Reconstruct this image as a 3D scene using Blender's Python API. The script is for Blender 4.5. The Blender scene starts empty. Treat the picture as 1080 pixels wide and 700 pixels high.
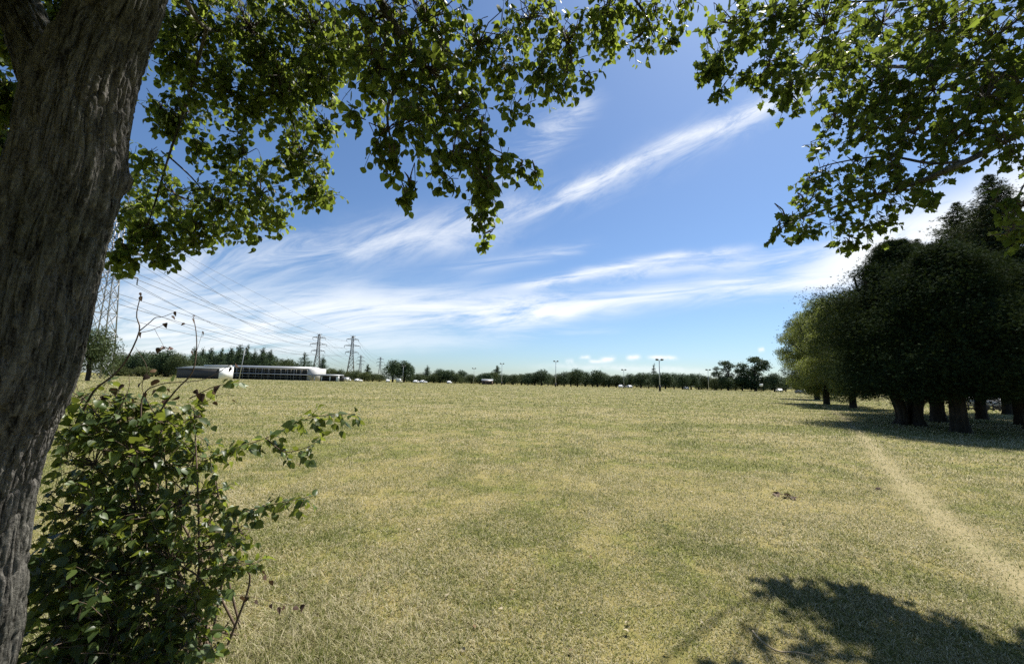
import bpy, math, random
import numpy as np
from mathutils import Matrix, Vector

random.seed(7)
RNG = np.random.default_rng(11)
R = math.radians
sc = bpy.context.scene
COL = sc.collection

# ------------------------------------------------------------------ camera
F_PX, CX, CY = 420.0, 540.0, 350.0
PITCH, ROLL, CAM_H = R(7.16), R(1.33), 1.6
CAM = Vector((0, 0, CAM_H))
ROT = (Matrix.Rotation(R(90) + PITCH, 3, 'X') @ Matrix.Rotation(ROLL, 3, 'Z'))
cam_d = bpy.data.cameras.new('camera')
cam_d.sensor_width = 36.0
cam_d.lens = 36.0 * F_PX / 1080.0
cam_d.clip_start = 0.02
cam_d.clip_end = 6000
cam = bpy.data.objects.new('camera', cam_d)
cam.matrix_world = Matrix.Translation(CAM) @ ROT.to_4x4()
COL.objects.link(cam)
sc.camera = cam


def ray(px, py):
    return ROT @ Vector(((px - CX) / F_PX, (CY - py) / F_PX, -1.0))


def at(px, py, Y):
    d = ray(px, py)
    return CAM + d * (Y / d.y)


def project(p):
    q = ROT.transposed() @ (Vector(p) - CAM)
    if q.z > -1e-4:
        return (-9999, -9999)
    return (CX + F_PX * q.x / -q.z, CY - F_PX * q.y / -q.z)


def ground(px, Y):
    """ground point at distance Y that lies below picture column px"""
    x = 0.0
    for _ in range(12):
        u = project((x, Y, 0))[0]
        x += (px - u) / F_PX * Y
    return Vector((x, Y, 0))


def height_for(px_top, py_top, Y):
    return at(px_top, py_top, Y).z


SUN_AZ, SUN_EL = R(45), R(58)
SUN_DIR = Vector((math.sin(SUN_AZ) * math.cos(SUN_EL), math.cos(SUN_AZ) * math.cos(SUN_EL), math.sin(SUN_EL)))

# ------------------------------------------------------------------ object helpers


class MB:
    """collects vertices and faces, then links them as one mesh object"""

    def __init__(self):
        self.V, self.T, self.Q, self.P, self.n = [], [], [], [], 0
        self.attr = []

    def add(self, V, T=None, Q=None, P=None):
        V = np.asarray(V, dtype=np.float64).reshape(-1, 3)
        if T is not None and len(T):
            self.T.append(np.asarray(T, dtype=np.int64).reshape(-1, 3) + self.n)
        if Q is not None and len(Q):
            self.Q.append(np.asarray(Q, dtype=np.int64).reshape(-1, 4) + self.n)
        if P is not None:
            for p in P:
                self.P.append([i + self.n for i in p])
        self.V.append(V)
        self.n += len(V)

    def box(self, c, s, rz=0.0, taper=1.0):
        c = np.array(c, float)
        hx, hy, hz = s[0] / 2, s[1] / 2, s[2] / 2
        v = []
        for z, t in ((-hz, 1.0), (hz, taper)):
            for x, y in ((-hx, -hy), (hx, -hy), (hx, hy), (-hx, hy)):
                x2, y2 = x * t, y * t
                v.append((x2 * math.cos(rz) - y2 * math.sin(rz), x2 * math.sin(rz) + y2 * math.cos(rz), z))
        self.add(np.array(v) + c, Q=[(3, 2, 1, 0), (4, 5, 6, 7), (0, 1, 5, 4), (1, 2, 6, 5), (2, 3, 7, 6), (3, 0, 4, 7)])

    def prism(self, prof, axis, a, b):
        """extrude a profile of 2-d points along 'X' or 'Y' from a to b"""
        n = len(prof)
        v = []
        for t in (a, b):
            for p, z in prof:
                v.append((t, p, z) if axis == 'X' else (p, t, z))
        q = [(i, (i + 1) % n, n + (i + 1) % n, n + i) for i in range(n)]
        self.add(v, Q=q, P=[list(range(n))[::-1], list(range(n, 2 * n))])

    def tube(self, pts, radii, sides=6, cap=True):
        V, Q = tube_arrays(pts, radii, sides)
        n = len(pts)
        self.add(V, Q=Q, P=[list(range(sides))[::-1], list(range((n - 1) * sides, n * sides))] if cap else None)

    def bar(self, a, b, r, sides=4):
        self.tube([a, b], [r, r], sides)

    def build(self, name, mat, parent=None, smooth=False, loc=None):
        V = np.concatenate(self.V) if self.V else np.zeros((0, 3))
        if loc is not None:
            V = V - np.array(loc)
        me = bpy.data.meshes.new(name)
        T = np.concatenate(self.T) if self.T else np.zeros((0, 3), np.int64)
        Q = np.concatenate(self.Q) if self.Q else np.zeros((0, 4), np.int64)
        extra = np.array([i for p in self.P for i in p], np.int64)
        counts = np.concatenate([np.full(len(T), 3), np.full(len(Q), 4), np.array([len(p) for p in self.P], np.int64)]).astype(np.int32)
        idx = np.concatenate([T.ravel(), Q.ravel(), extra]).astype(np.int32)
        me.vertices.add(len(V))
        me.vertices.foreach_set('co', V.astype(np.float32).ravel())
        me.loops.add(len(idx))
        me.loops.foreach_set('vertex_index', idx)
        me.polygons.add(len(counts))
        starts = np.concatenate([[0], np.cumsum(counts)[:-1]]).astype(np.int32) if len(counts) else np.zeros(0, np.int32)
        me.polygons.foreach_set('loop_start', starts)
        if smooth:
            me.polygons.foreach_set('use_smooth', np.ones(len(counts), bool))
        me.update(calc_edges=True)
        me.validate()
        if mat is not None:
            me.materials.append(mat)
        o = bpy.data.objects.new(name, me)
        COL.objects.link(o)
        if parent is not None:
            o.parent = parent
        if loc is not None:
            o.location = loc
        return o


def tube_arrays(pts, radii, sides):
    P = np.array([tuple(p) for p in pts], float)
    n = len(P)
    tan = np.gradient(P, axis=0)
    tan /= np.linalg.norm(tan, axis=1)[:, None] + 1e-12
    ref = np.array([0.0, 0, 1]) if abs(tan[0][2]) < 0.9 else np.array([1.0, 0, 0])
    u = np.cross(tan[0], ref)
    u /= np.linalg.norm(u)
    V = np.zeros((n, sides, 3))
    ang = np.linspace(0, 2 * np.pi, sides, endpoint=False)
    for i in range(n):
        u = u - tan[i] * np.dot(u, tan[i])
        u /= np.linalg.norm(u) + 1e-12
        w = np.cross(tan[i], u)
        V[i] = P[i] + radii[i] * (np.cos(ang)[:, None] * u + np.sin(ang)[:, None] * w)
    Q = []
    a = np.arange(sides)
    b = (a + 1) % sides
    for i in range(n - 1):
        Q.append(np.stack([i * sides + a, i * sides + b, (i + 1) * sides + b, (i + 1) * sides + a], 1))
    return V.reshape(-1, 3), np.concatenate(Q)


def smooth_path(pts, n):
    """Catmull-Rom through the points"""
    P = [np.array(tuple(p), float) for p in pts]
    P = [2 * P[0] - P[1]] + P + [2 * P[-1] - P[-2]]
    out = []
    m = len(P) - 3
    for k in range(n):
        t = k / (n - 1) * m
        i = min(int(t), m - 1)
        f = t - i
        p0, p1, p2, p3 = P[i:i + 4]
        out.append(0.5 * ((2 * p1) + (-p0 + p2) * f + (2 * p0 - 5 * p1 + 4 * p2 - p3) * f * f + (-p0 + 3 * p1 - 3 * p2 + p3) * f ** 3))
    return np.array(out)


def tag(o, label=None, cat=None, group=None, kind=None):
    if label:
        o['label'] = label
    if cat:
        o['category'] = cat
    if group:
        o['group'] = group
    if kind:
        o['kind'] = kind
    return o


def empty(name, loc=(0, 0, 0), rz=0.0):
    o = bpy.data.objects.new(name, None)
    o.location = loc
    o.rotation_euler = (0, 0, rz)
    o.empty_display_size = 0.2
    COL.objects.link(o)
    return o


def copy_tree(o, parent=None):
    c = o.copy()
    COL.objects.link(c)
    if parent is not None:
        c.parent = parent
    for ch in list(KIDS.get(o.name, o.children)):
        copy_tree(ch, c)
    return c


KIDS = {}

# ------------------------------------------------------------------ numpy noise


def _h(i, j, k, s):
    n = (i * 374761393 + j * 668265263 + k * 2147483647 + s * 1274126177) & 0xFFFFFFFF
    n = ((n ^ (n >> 13)) * 1274126177) & 0xFFFFFFFF
    n = n ^ (n >> 16)
    return (n & 0xFFFF) / 65535.0


def vnoise(x, y, z, seed=0):
    xi, yi, zi = np.floor(x).astype(np.int64), np.floor(y).astype(np.int64), np.floor(z).astype(np.int64)
    fx, fy, fz = x - xi, y - yi, z - zi
    fx, fy, fz = fx * fx * (3 - 2 * fx), fy * fy * (3 - 2 * fy), fz * fz * (3 - 2 * fz)
    r = 0
    for a in (0, 1):
        for b in (0, 1):
            for c in (0, 1):
                w = (fx if a else 1 - fx) * (fy if b else 1 - fy) * (fz if c else 1 - fz)
                r = r + w * _h(xi + a, yi + b, zi + c, seed)
    return r


def unit(v):
    return v / (np.linalg.norm(v, axis=-1, keepdims=True) + 1e-12)


# ------------------------------------------------------------------ materials
def new_mat(name):
    m = bpy.data.materials.new(name)
    m.use_nodes = True
    nt = m.node_tree
    nt.nodes.clear()
    out = nt.nodes.new('ShaderNodeOutputMaterial')
    return m, nt, out


def N(nt, typ, **kw):
    n = nt.nodes.new(typ)
    for k, v in kw.items():
        if k == 'inp':
            for kk, vv in v.items():
                n.inputs[kk].default_value = vv
        else:
            setattr(n, k, v)
    return n


def L(nt, a, b):
    nt.links.new(a, b)


def ramp(nt, fac, stops):
    n = nt.nodes.new('ShaderNodeValToRGB')
    el = n.color_ramp.elements
    while len(el) > 1:
        el.remove(el[-1])
    el[0].position, el[0].color = stops[0][0], (*stops[0][1], 1)
    for p, c in stops[1:]:
        e = el.new(p)
        e.color = (*c, 1)
    if fac is not None:
        L(nt, fac, n.inputs[0])
    return n


def plain(name, col, rough=0.6, metal=0.0, var=0.15, scale=3.0, spec=0.5, bump=0.0):
    m, nt, out = new_mat(name)
    b = N(nt, 'ShaderNodeBsdfPrincipled', inp={'Roughness': rough, 'Metallic': metal, 'Specular IOR Level': spec})
    tc = N(nt, 'ShaderNodeTexCoord')
    no = N(nt, 'ShaderNodeTexNoise', inp={'Scale': scale, 'Detail': 4.0})
    L(nt, tc.outputs['Object'], no.inputs['Vector'])
    r = ramp(nt, no.outputs['Fac'], [(0.25, tuple(c * (1 - var) for c in col)), (0.75, tuple(min(1, c * (1 + var)) for c in col))])
    L(nt, r.outputs[0], b.inputs['Base Color'])
    if bump:
        bp = N(nt, 'ShaderNodeBump', inp={'Strength': bump, 'Distance': 0.02})
        L(nt, no.outputs['Fac'], bp.inputs['Height'])
        L(nt, bp.outputs[0], b.inputs['Normal'])
    L(nt, b.outputs[0], out.inputs[0])
    return m


def leaf_mat(name, stops, trans, tfac=0.35, rough=0.45, spec=0.4, big=0.0):
    """stops: colour ramp over a random value of each leaf; trans: colour of light passing through"""
    m, nt, out = new_mat(name)
    geo = N(nt, 'ShaderNodeNewGeometry')
    rnd = geo.outputs['Random Per Island']
    fac = rnd
    if big > 0:
        tc = N(nt, 'ShaderNodeTexCoord')
        no = N(nt, 'ShaderNodeTexNoise', inp={'Scale': big, 'Detail': 3.0})
        L(nt, tc.outputs['Object'], no.inputs['Vector'])
        mx = N(nt, 'ShaderNodeMath', operation='MULTIPLY_ADD')
        L(nt, no.outputs['Fac'], mx.inputs[0])
        mx.inputs[1].default_value = 1.4
        ad = N(nt, 'ShaderNodeMath', operation='MULTIPLY')
        L(nt, rnd, ad.inputs[0])
        ad.inputs[1].default_value = 0.6
        sb = N(nt, 'ShaderNodeMath', operation='SUBTRACT')
        L(nt, ad.outputs[0], sb.inputs[0])
        sb.inputs[1].default_value = 0.5
        L(nt, sb.outputs[0], mx.inputs[2])
        fac = mx.outputs[0]
    r = ramp(nt, fac, stops)
    b = N(nt, 'ShaderNodeBsdfPrincipled', inp={'Roughness': rough, 'Specular IOR Level': spec})
    L(nt, r.outputs[0], b.inputs['Base Color'])
    t = N(nt, 'ShaderNodeBsdfTranslucent')
    tr = ramp(nt, rnd, [(0.0, tuple(c * 0.6 for c in trans)), (0.7, trans), (1.0, tuple(min(1, c * 1.5) for c in trans))])
    L(nt, tr.outputs[0], t.inputs['Color'])
    mx = N(nt, 'ShaderNodeMixShader', inp={0: tfac})
    L(nt, b.outputs[0], mx.inputs[1])
    L(nt, t.outputs[0], mx.inputs[2])
    L(nt, mx.outputs[0], out.inputs[0])
    return m


def bark_mat(name, dark, light, sx=22.0, sz=3.0, bump=0.8):
    m, nt, out = new_mat(name)
    tc = N(nt, 'ShaderNodeTexCoord')
    mp = N(nt, 'ShaderNodeMapping', inp={'Scale': (sx, sx, sz)})
    L(nt, tc.outputs['Object'], mp.inputs[0])
    n1 = N(nt, 'ShaderNodeTexNoise', inp={'Scale': 1.0, 'Detail': 6.0, 'Roughness': 0.65})
    L(nt, mp.outputs[0], n1.inputs['Vector'])
    n2 = N(nt, 'ShaderNodeTexNoise', inp={'Scale': 90.0, 'Detail': 5.0, 'Roughness': 0.7})
    L(nt, tc.outputs['Object'], n2.inputs['Vector'])
    n3 = N(nt, 'ShaderNodeTexNoise', inp={'Scale': 2.2, 'Detail': 4.0})
    L(nt, tc.outputs['Object'], n3.inputs['Vector'])
    ad = N(nt, 'ShaderNodeMath', operation='MULTIPLY_ADD', inp={1: 0.55})
    L(nt, n2.outputs['Fac'], ad.inputs[0])
    L(nt, n1.outputs['Fac'], ad.inputs[2])
    r = ramp(nt, ad.outputs[0], [(0.58, dark), (0.96, light)])
    r3 = ramp(nt, n3.outputs['Fac'], [(0.35, (0.75, 0.78, 0.7)), (0.65, (1.1, 1.08, 1.05))])
    mul = N(nt, 'ShaderNodeMix', data_type='RGBA', blend_type='MULTIPLY', inp={0: 1.0})
    L(nt, r.outputs[0], mul.inputs[6])
    L(nt, r3.outputs[0], mul.inputs[7])
    b = N(nt, 'ShaderNodeBsdfPrincipled', inp={'Roughness': 0.9, 'Specular IOR Level': 0.15})
    L(nt, mul.outputs[2], b.inputs['Base Color'])
    bp = N(nt, 'ShaderNodeBump', inp={'Strength': bump, 'Distance': 0.012})
    L(nt, ad.outputs[0], bp.inputs['Height'])
    L(nt, bp.outputs[0], b.inputs['Normal'])
    L(nt, b.outputs[0], out.inputs[0])
    return m


def turf_group():
    """colour of the turf as a function of the place on the field"""
    g = bpy.data.node_groups.new('turf_colour', 'ShaderNodeTree')
    g.interface.new_socket('Vector', in_out='INPUT', socket_type='NodeSocketVector')
    g.interface.new_socket('Color', in_out='OUTPUT', socket_type='NodeSocketColor')
    g.interface.new_socket('Green', in_out='OUTPUT', socket_type='NodeSocketFloat')
    gi, go = g.nodes.new('NodeGroupInput'), g.nodes.new('NodeGroupOutput')
    v = gi.outputs[0]

    def noise(s, d=3.0, rot=None, sc_=None, rough=0.55):
        src = v
        if sc_:
            mp = N(g, 'ShaderNodeMapping', inp={'Rotation': (0, 0, rot or 0), 'Scale': sc_})
            L(g, v, mp.inputs[0])
            src = mp.outputs[0]
        n = N(g, 'ShaderNodeTexNoise', inp={'Scale': s, 'Detail': d, 'Roughness': rough})
        L(g, src, n.inputs['Vector'])
        return n.outputs['Fac']

    a = noise(0.28, 4.0)
    b = noise(1.5, 4.0)
    c = noise(0.05, 3.0, R(35), (0.35, 1.6, 1))
    d = noise(9.0, 4.0)

    def madd(x, k, y):
        m = N(g, 'ShaderNodeMath', operation='MULTIPLY_ADD', inp={1: k})
        L(g, x, m.inputs[0])
        if isinstance(y, float):
            m.inputs[2].default_value = y
        else:
            L(g, y, m.inputs[2])
        return m.outputs[0]

    s = madd(a, 0.8, -0.2)
    s = madd(b, 0.85, s)
    s = madd(c, 0.55, s)
    s = madd(d, 0.35, s)
    st = noise(0.42, 2.0, R(6), (0.03, 1.0, 1), 0.5)
    s = madd(st, 0.45, s)
    s = madd(s, 1.0, -0.375)
    # s ~ 0.92 mean
    r = ramp(g, s, [(0.62, (0.30, 0.255, 0.12)), (0.86, (0.265, 0.235, 0.1)), (1.0, (0.225, 0.215, 0.078)), (1.0, (0.175, 0.185, 0.058))])
    r.color_ramp.elements[2].position = 0.95
    L(g, r.outputs[0], go.inputs[0])
    L(g, s, go.inputs[1])
    return g


TURF = turf_group()


def ground_mat():
    m, nt, out = new_mat('mown_turf')
    tc = N(nt, 'ShaderNodeTexCoord')
    g = N(nt, 'ShaderNodeGroup')
    g.node_tree = TURF
    L(nt, tc.outputs['Object'], g.inputs[0])
    f = N(nt, 'ShaderNodeTexNoise', inp={'Scale': 90.0, 'Detail': 8.0, 'Roughness': 0.8})
    L(nt, tc.outputs['Object'], f.inputs['Vector'])
    fr = ramp(nt, f.outputs['Fac'], [(0.34, (0.4, 0.36, 0.3)), (0.68, (1.3, 1.3, 1.25))])
    f2 = N(nt, 'ShaderNodeTexNoise', inp={'Scale': 3.5, 'Detail': 8.0, 'Roughness': 0.8})
    L(nt, tc.outputs['Object'], f2.inputs['Vector'])
    fr2 = ramp(nt, f2.outputs['Fac'], [(0.3, (0.7, 0.68, 0.62)), (0.7, (1.2, 1.2, 1.15))])
    m1 = N(nt, 'ShaderNodeMix', data_type='RGBA', blend_type='MULTIPLY', inp={0: 1.0})
    L(nt, g.outputs[0], m1.inputs[6])
    L(nt, fr.outputs[0], m1.inputs[7])
    m2 = N(nt, 'ShaderNodeMix', data_type='RGBA', blend_type='MULTIPLY', inp={0: 0.8})
    L(nt, m1.outputs[2], m2.inputs[6])
    L(nt, fr2.outputs[0], m2.inputs[7])
    b = N(nt, 'ShaderNodeBsdfPrincipled', inp={'Roughness': 0.95, 'Specular IOR Level': 0.1})
    L(nt, m2.outputs[2], b.inputs['Base Color'])
    bp = N(nt, 'ShaderNodeBump', inp={'Strength': 0.5, 'Distance': 0.03})
    L(nt, f.outputs['Fac'], bp.inputs['Height'])
    L(nt, bp.outputs[0], b.inputs['Normal'])
    L(nt, b.outputs[0], out.inputs[0])
    return m


def blade_mat():
    m, nt, out = new_mat('grass_blades')
    tc = N(nt, 'ShaderNodeTexCoord')
    geo = N(nt, 'ShaderNodeNewGeometry')
    g = N(nt, 'ShaderNodeGroup')
    g.node_tree = TURF
    L(nt, tc.outputs['Object'], g.inputs[0])
    # dry and green blades mixed; how many are green follows the place
    cmp_ = N(nt, 'ShaderNodeMath', operation='MULTIPLY_ADD', inp={1: 0.9, 2: -0.52})
    L(nt, g.outputs[1], cmp_.inputs[0])
    ad = N(nt, 'ShaderNodeMath', operation='SUBTRACT')
    L(nt, geo.outputs['Random Per Island'], ad.inputs[0])
    L(nt, cmp_.outputs[0], ad.inputs[1])
    r = ramp(nt, ad.outputs[0], [(0.0, (0.11, 0.135, 0.034)), (0.12, (0.24, 0.25, 0.07)), (0.26, (0.38, 0.35, 0.18)), (0.68, (0.62, 0.565, 0.40))])
    mp = N(nt, 'ShaderNodeMix', data_type='RGBA', inp={0: 0.15})
    L(nt, r.outputs[0], mp.inputs[6])
    L(nt, g.outputs[0], mp.inputs[7])
    b = N(nt, 'ShaderNodeBsdfPrincipled', inp={'Roughness': 0.7, 'Specular IOR Level': 0.15})
    L(nt, mp.outputs[2], b.inputs['Base Color'])
    t = N(nt, 'ShaderNodeBsdfTranslucent')
    L(nt, mp.outputs[2], t.inputs['Color'])
    mx = N(nt, 'ShaderNodeMixShader', inp={0: 0.46})
    L(nt, b.outputs[0], mx.inputs[1])
    L(nt, t.outputs[0], mx.inputs[2])
    L(nt, mx.outputs[0], out.inputs[0])
    return m


M = {}
M['bark'] = bark_mat('grey_bark', (0.008, 0.007, 0.006), (0.185, 0.177, 0.166), 46, 4.5, 1.0)
M['twig'] = plain('brown_twig', (0.075, 0.055, 0.04), 0.85, var=0.35, scale=30)
M['stem'] = plain('shrub_stem', (0.11, 0.075, 0.05), 0.8, var=0.35, scale=25)
M['dark_bark'] = bark_mat('dark_bark', (0.012, 0.010, 0.008), (0.06, 0.05, 0.04), 8, 1.5, 0.8)
M['leaf_left'] = leaf_mat('round_leaf', [(0.0, (0.028, 0.055, 0.014)), (0.6, (0.05, 0.085, 0.02)), (1.0, (0.085, 0.12, 0.028))], (0.30, 0.38, 0.05), 0.4, 0.5, 0.2)
M['leaf_right'] = leaf_mat('lobed_leaf', [(0.0, (0.028, 0.05, 0.014)), (0.6, (0.05, 0.08, 0.02)), (1.0, (0.085, 0.115, 0.028))], (0.23, 0.30, 0.04), 0.38, 0.55, 0.1)
M['leaf_shrub'] = leaf_mat('shrub_leaf', [(0.0, (0.026, 0.045, 0.014)), (0.6, (0.048, 0.08, 0.022)), (1.0, (0.10, 0.14, 0.035))], (0.32, 0.38, 0.05), 0.34, 0.42, 0.4)
M['leaf_dead'] = leaf_mat('withered_leaf', [(0.0, (0.035, 0.022, 0.016)), (0.6, (0.07, 0.042, 0.028)), (1.0, (0.14, 0.09, 0.05))], (0.12, 0.07, 0.03), 0.15, 0.7, 0.2)
M['conifer'] = leaf_mat('conifer_sprays', [(0.0, (0.011, 0.022, 0.012)), (0.6, (0.022, 0.039, 0.018)), (1.0, (0.042, 0.054, 0.022))], (0.05, 0.07, 0.016), 0.12, 0.85, 0.02, big=0.8)
M['conifer_pale'] = leaf_mat('grey_green_conifer_sprays', [(0.0, (0.02, 0.03, 0.016)), (0.6, (0.036, 0.05, 0.024)), (1.0, (0.065, 0.08, 0.036))], (0.07, 0.09, 0.025), 0.15, 0.8, 0.06, big=0.5)
M['olive'] = leaf_mat('olive_foliage', [(0.0, (0.04, 0.058, 0.015)), (0.55, (0.085, 0.11, 0.03)), (1.0, (0.2, 0.215, 0.06))], (0.24, 0.28, 0.055), 0.38, 0.55, 0.3, big=0.45)
M['bright_leaf'] = leaf_mat('yellow_green_foliage', [(0.0, (0.07, 0.10, 0.02)), (1.0, (0.15, 0.18, 0.035))], (0.3, 0.34, 0.04), 0.4, 0.5, 0.3)
M['far_dark'] = leaf_mat('far_dark_foliage', [(0.0, (0.035, 0.06, 0.032)), (0.6, (0.062, 0.098, 0.046)), (1.0, (0.105, 0.145, 0.064))], (0.05, 0.07, 0.02), 0.15, 0.7, 0.15, big=0.6)  # far foliage colours are lightened, with the haze of distance put into them
M['far_mid'] = leaf_mat('far_mid_foliage', [(0.0, (0.036, 0.056, 0.022)), (0.6, (0.066, 0.09, 0.034)), (1.0, (0.11, 0.135, 0.052))], (0.08, 0.1, 0.03), 0.2, 0.7, 0.15, big=0.6)
M['far_pale'] = leaf_mat('far_pale_foliage', [(0.0, (0.04, 0.055, 0.022)), (0.6, (0.075, 0.095, 0.035)), (1.0, (0.12, 0.135, 0.055))], (0.12, 0.14, 0.04), 0.25, 0.7, 0.15, big=0.6)
M['steel'] = plain('galvanised_steel', (0.17, 0.18, 0.19), 0.55, 0.3, 0.1, 2)
M['mid_steel'] = plain('weathered_steel', (0.3, 0.31, 0.32), 0.55, 0.2, 0.1, 2)
M['pale_steel'] = plain('pale_galvanised_steel', (0.42, 0.43, 0.44), 0.5, 0.3, 0.1, 2)
M['wire'] = plain('wire_aluminium', (0.16, 0.17, 0.19), 0.6, 0.3, 0.05, 1)
M['insulator'] = plain('insulator_glass', (0.12, 0.13, 0.14), 0.3, 0.0, 0.05, 2)
M['white'] = plain('white_paint', (0.78, 0.78, 0.76), 0.5, 0, 0.05, 0.6)
M['cream'] = plain('cream_cladding', (0.4, 0.4, 0.39), 0.6, 0, 0.06, 0.5)
M['roof'] = plain('pale_metal_roof', (0.26, 0.27, 0.28), 0.45, 0.2, 0.07, 0.4)
M['shed_roof'] = plain('slate_green_roof', (0.10, 0.115, 0.11), 0.6, 0.0, 0.1, 0.4)
M['brick'] = plain('brown_brick', (0.16, 0.11, 0.085), 0.8, 0, 0.15, 2)
M['dark_wall'] = plain('dark_wall', (0.05, 0.05, 0.055), 0.7, 0, 0.1, 0.6)
M['glass'] = plain('dark_glass', (0.02, 0.023, 0.027), 0.12, 0, 0.1, 0.5)
M['black'] = plain('black_rubber', (0.02, 0.02, 0.02), 0.7, 0, 0.1, 3)
M['fence'] = plain('dark_fence_timber', (0.05, 0.045, 0.04), 0.8, 0, 0.2, 3)
M['ground'] = ground_mat()
M['blade'] = blade_mat()
M['pebble'] = plain('pale_stone', (0.5, 0.48, 0.44), 0.8, 0, 0.2, 20)


def car_paint(name, c):
    m = plain(name, c, 0.25, 0.0, 0.04, 1.0)
    return m


# ------------------------------------------------------------------ ground, path
def build_ground():
    mb = MB()
    S = 2600.0
    # rings get coarser away from the camera; slight unevenness only near by
    xs = np.concatenate([-np.geomspace(S, 30, 22), np.linspace(-28, 40, 69), np.geomspace(44, S, 22)])
    ys = np.concatenate([-np.geomspace(S, 8, 20), np.linspace(-7, 60, 68), np.geomspace(64, S, 24)])
    X, Y = np.meshgrid(xs, ys)
    Z = np.zeros_like(X)
    V = np.stack([X, Y, Z], -1).reshape(-1, 3)
    nx, ny = len(xs), len(ys)
    i, j = np.meshgrid(np.arange(nx - 1), np.arange(ny - 1))
    a = (j * nx + i).ravel()
    mb.add(V, Q=np.stack([a, a + 1, a + nx + 1, a + nx], 1))
    o = mb.build('ground', M['ground'])
    tag(o, kind='structure')
    return o


PATH_D = np.array([0.575, 0.818])
PATH_N = np.array([0.818, -0.575])
_path_px = [(1200, 720), (1080, 612), (1035, 583), (1000, 553), (965, 522), (938, 493), (915, 466), (898, 448), (884, 436), (866, 426), (850, 420)]


def hit(px, py):
    d = ray(px, py)
    t = -CAM.z / d.z
    p = CAM + d * t
    return np.array([p.x, p.y])


PATH_PTS = np.array([hit(*p) for p in _path_px])
PATH_PTS = np.concatenate([[PATH_PTS[0] + (PATH_PTS[0] - PATH_PTS[1]) * 1.5], PATH_PTS])


def path_dist(x, y):
    """distance of points from the centre line of the worn path"""
    P = PATH_PTS
    best = np.full(np.shape(x), 1e9)
    for a, b in zip(P[:-1], P[1:]):
        d = b - a
        t = np.clip(((x - a[0]) * d[0] + (y - a[1]) * d[1]) / (d @ d), 0, 1)
        best = np.minimum(best, np.hypot(x - a[0] - t * d[0], y - a[1] - t * d[1]))
    return best


def strip_mat(name, c0, c1, strength):
    m, nt, out = new_mat(name)
    tc = N(nt, 'ShaderNodeTexCoord')
    n = N(nt, 'ShaderNodeTexNoise', inp={'Scale': 14.0, 'Detail': 7.0, 'Roughness': 0.75})
    L(nt, tc.outputs['Object'], n.inputs['Vector'])
    r = ramp(nt, n.outputs['Fac'], [(0.3, c0), (0.7, c1)])
    b = N(nt, 'ShaderNodeBsdfPrincipled', inp={'Roughness': 0.95, 'Specular IOR Level': 0.1})
    L(nt, r.outputs[0], b.inputs['Base Color'])
    at_ = N(nt, 'ShaderNodeAttribute', attribute_name='worn')
    n2 = N(nt, 'ShaderNodeTexNoise', inp={'Scale': 2.5, 'Detail': 8.0, 'Roughness': 0.75})
    L(nt, tc.outputs['Object'], n2.inputs['Vector'])
    ma = N(nt, 'ShaderNodeMath', operation='MULTIPLY_ADD', inp={1: 1.6, 2: -0.8})
    L(nt, n2.outputs['Fac'], ma.inputs[0])
    ad = N(nt, 'ShaderNodeMath', operation='ADD', use_clamp=True)
    L(nt, at_.outputs['Fac'], ad.inputs[0])
    L(nt, ma.outputs[0], ad.inputs[1])
    mu = N(nt, 'ShaderNodeMath', operation='MULTIPLY', use_clamp=True)
    L(nt, ad.outputs[0], mu.inputs[0])
    L(nt, at_.outputs['Fac'], mu.inputs[1])
    mu2 = N(nt, 'ShaderNodeMath', operation='MULTIPLY', use_clamp=True, inp={1: strength})
    L(nt, mu.outputs[0], mu2.inputs[0])
    tr = N(nt, 'ShaderNodeBsdfTransparent')
    mx = N(nt, 'ShaderNodeMixShader')
    L(nt, mu2.outputs[0], mx.inputs[0])
    L(nt, tr.outputs[0], mx.inputs[1])
    L(nt, b.outputs[0], mx.inputs[2])
    L(nt, mx.outputs[0], out.inputs[0])
    return m


def build_strip(name, pts, width, mat, z=0.004):
    P = smooth_path([(p[0], p[1], 0) for p in pts], 120)
    t = np.gradient(P, axis=0)
    t = unit(t)
    n = np.stack([-t[:, 1], t[:, 0], np.zeros(len(t))], 1)
    offs = np.linspace(-1, 1, 9)
    w = np.array([width * (0.85 + 0.3 * vnoise(np.array([k * 0.31]), np.array([0.5]), np.array([0.5]), 5)[0]) for k in range(len(P))])
    V = P[:, None, :] + n[:, None, :] * (offs[None, :, None] * w[:, None, None])
    V[:, :, 2] = z
    k = len(offs)
    i, j = np.meshgrid(np.arange(k - 1), np.arange(len(P) - 1))
    a = (j * k + i).ravel()
    mb = MB()
    mb.add(V.reshape(-1, 3), Q=np.stack([a, a + k, a + k + 1, a + 1], 1))
    o = mb.build(name, mat)
    at_ = o.data.attributes.new('worn', 'FLOAT', 'POINT')
    val = np.tile(np.clip(1.15 - np.abs(offs) * 1.15, 0, 1), len(P))
    at_.data.foreach_set('value', val.astype(np.float32))
    tag(o, kind='structure')
    return o


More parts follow.
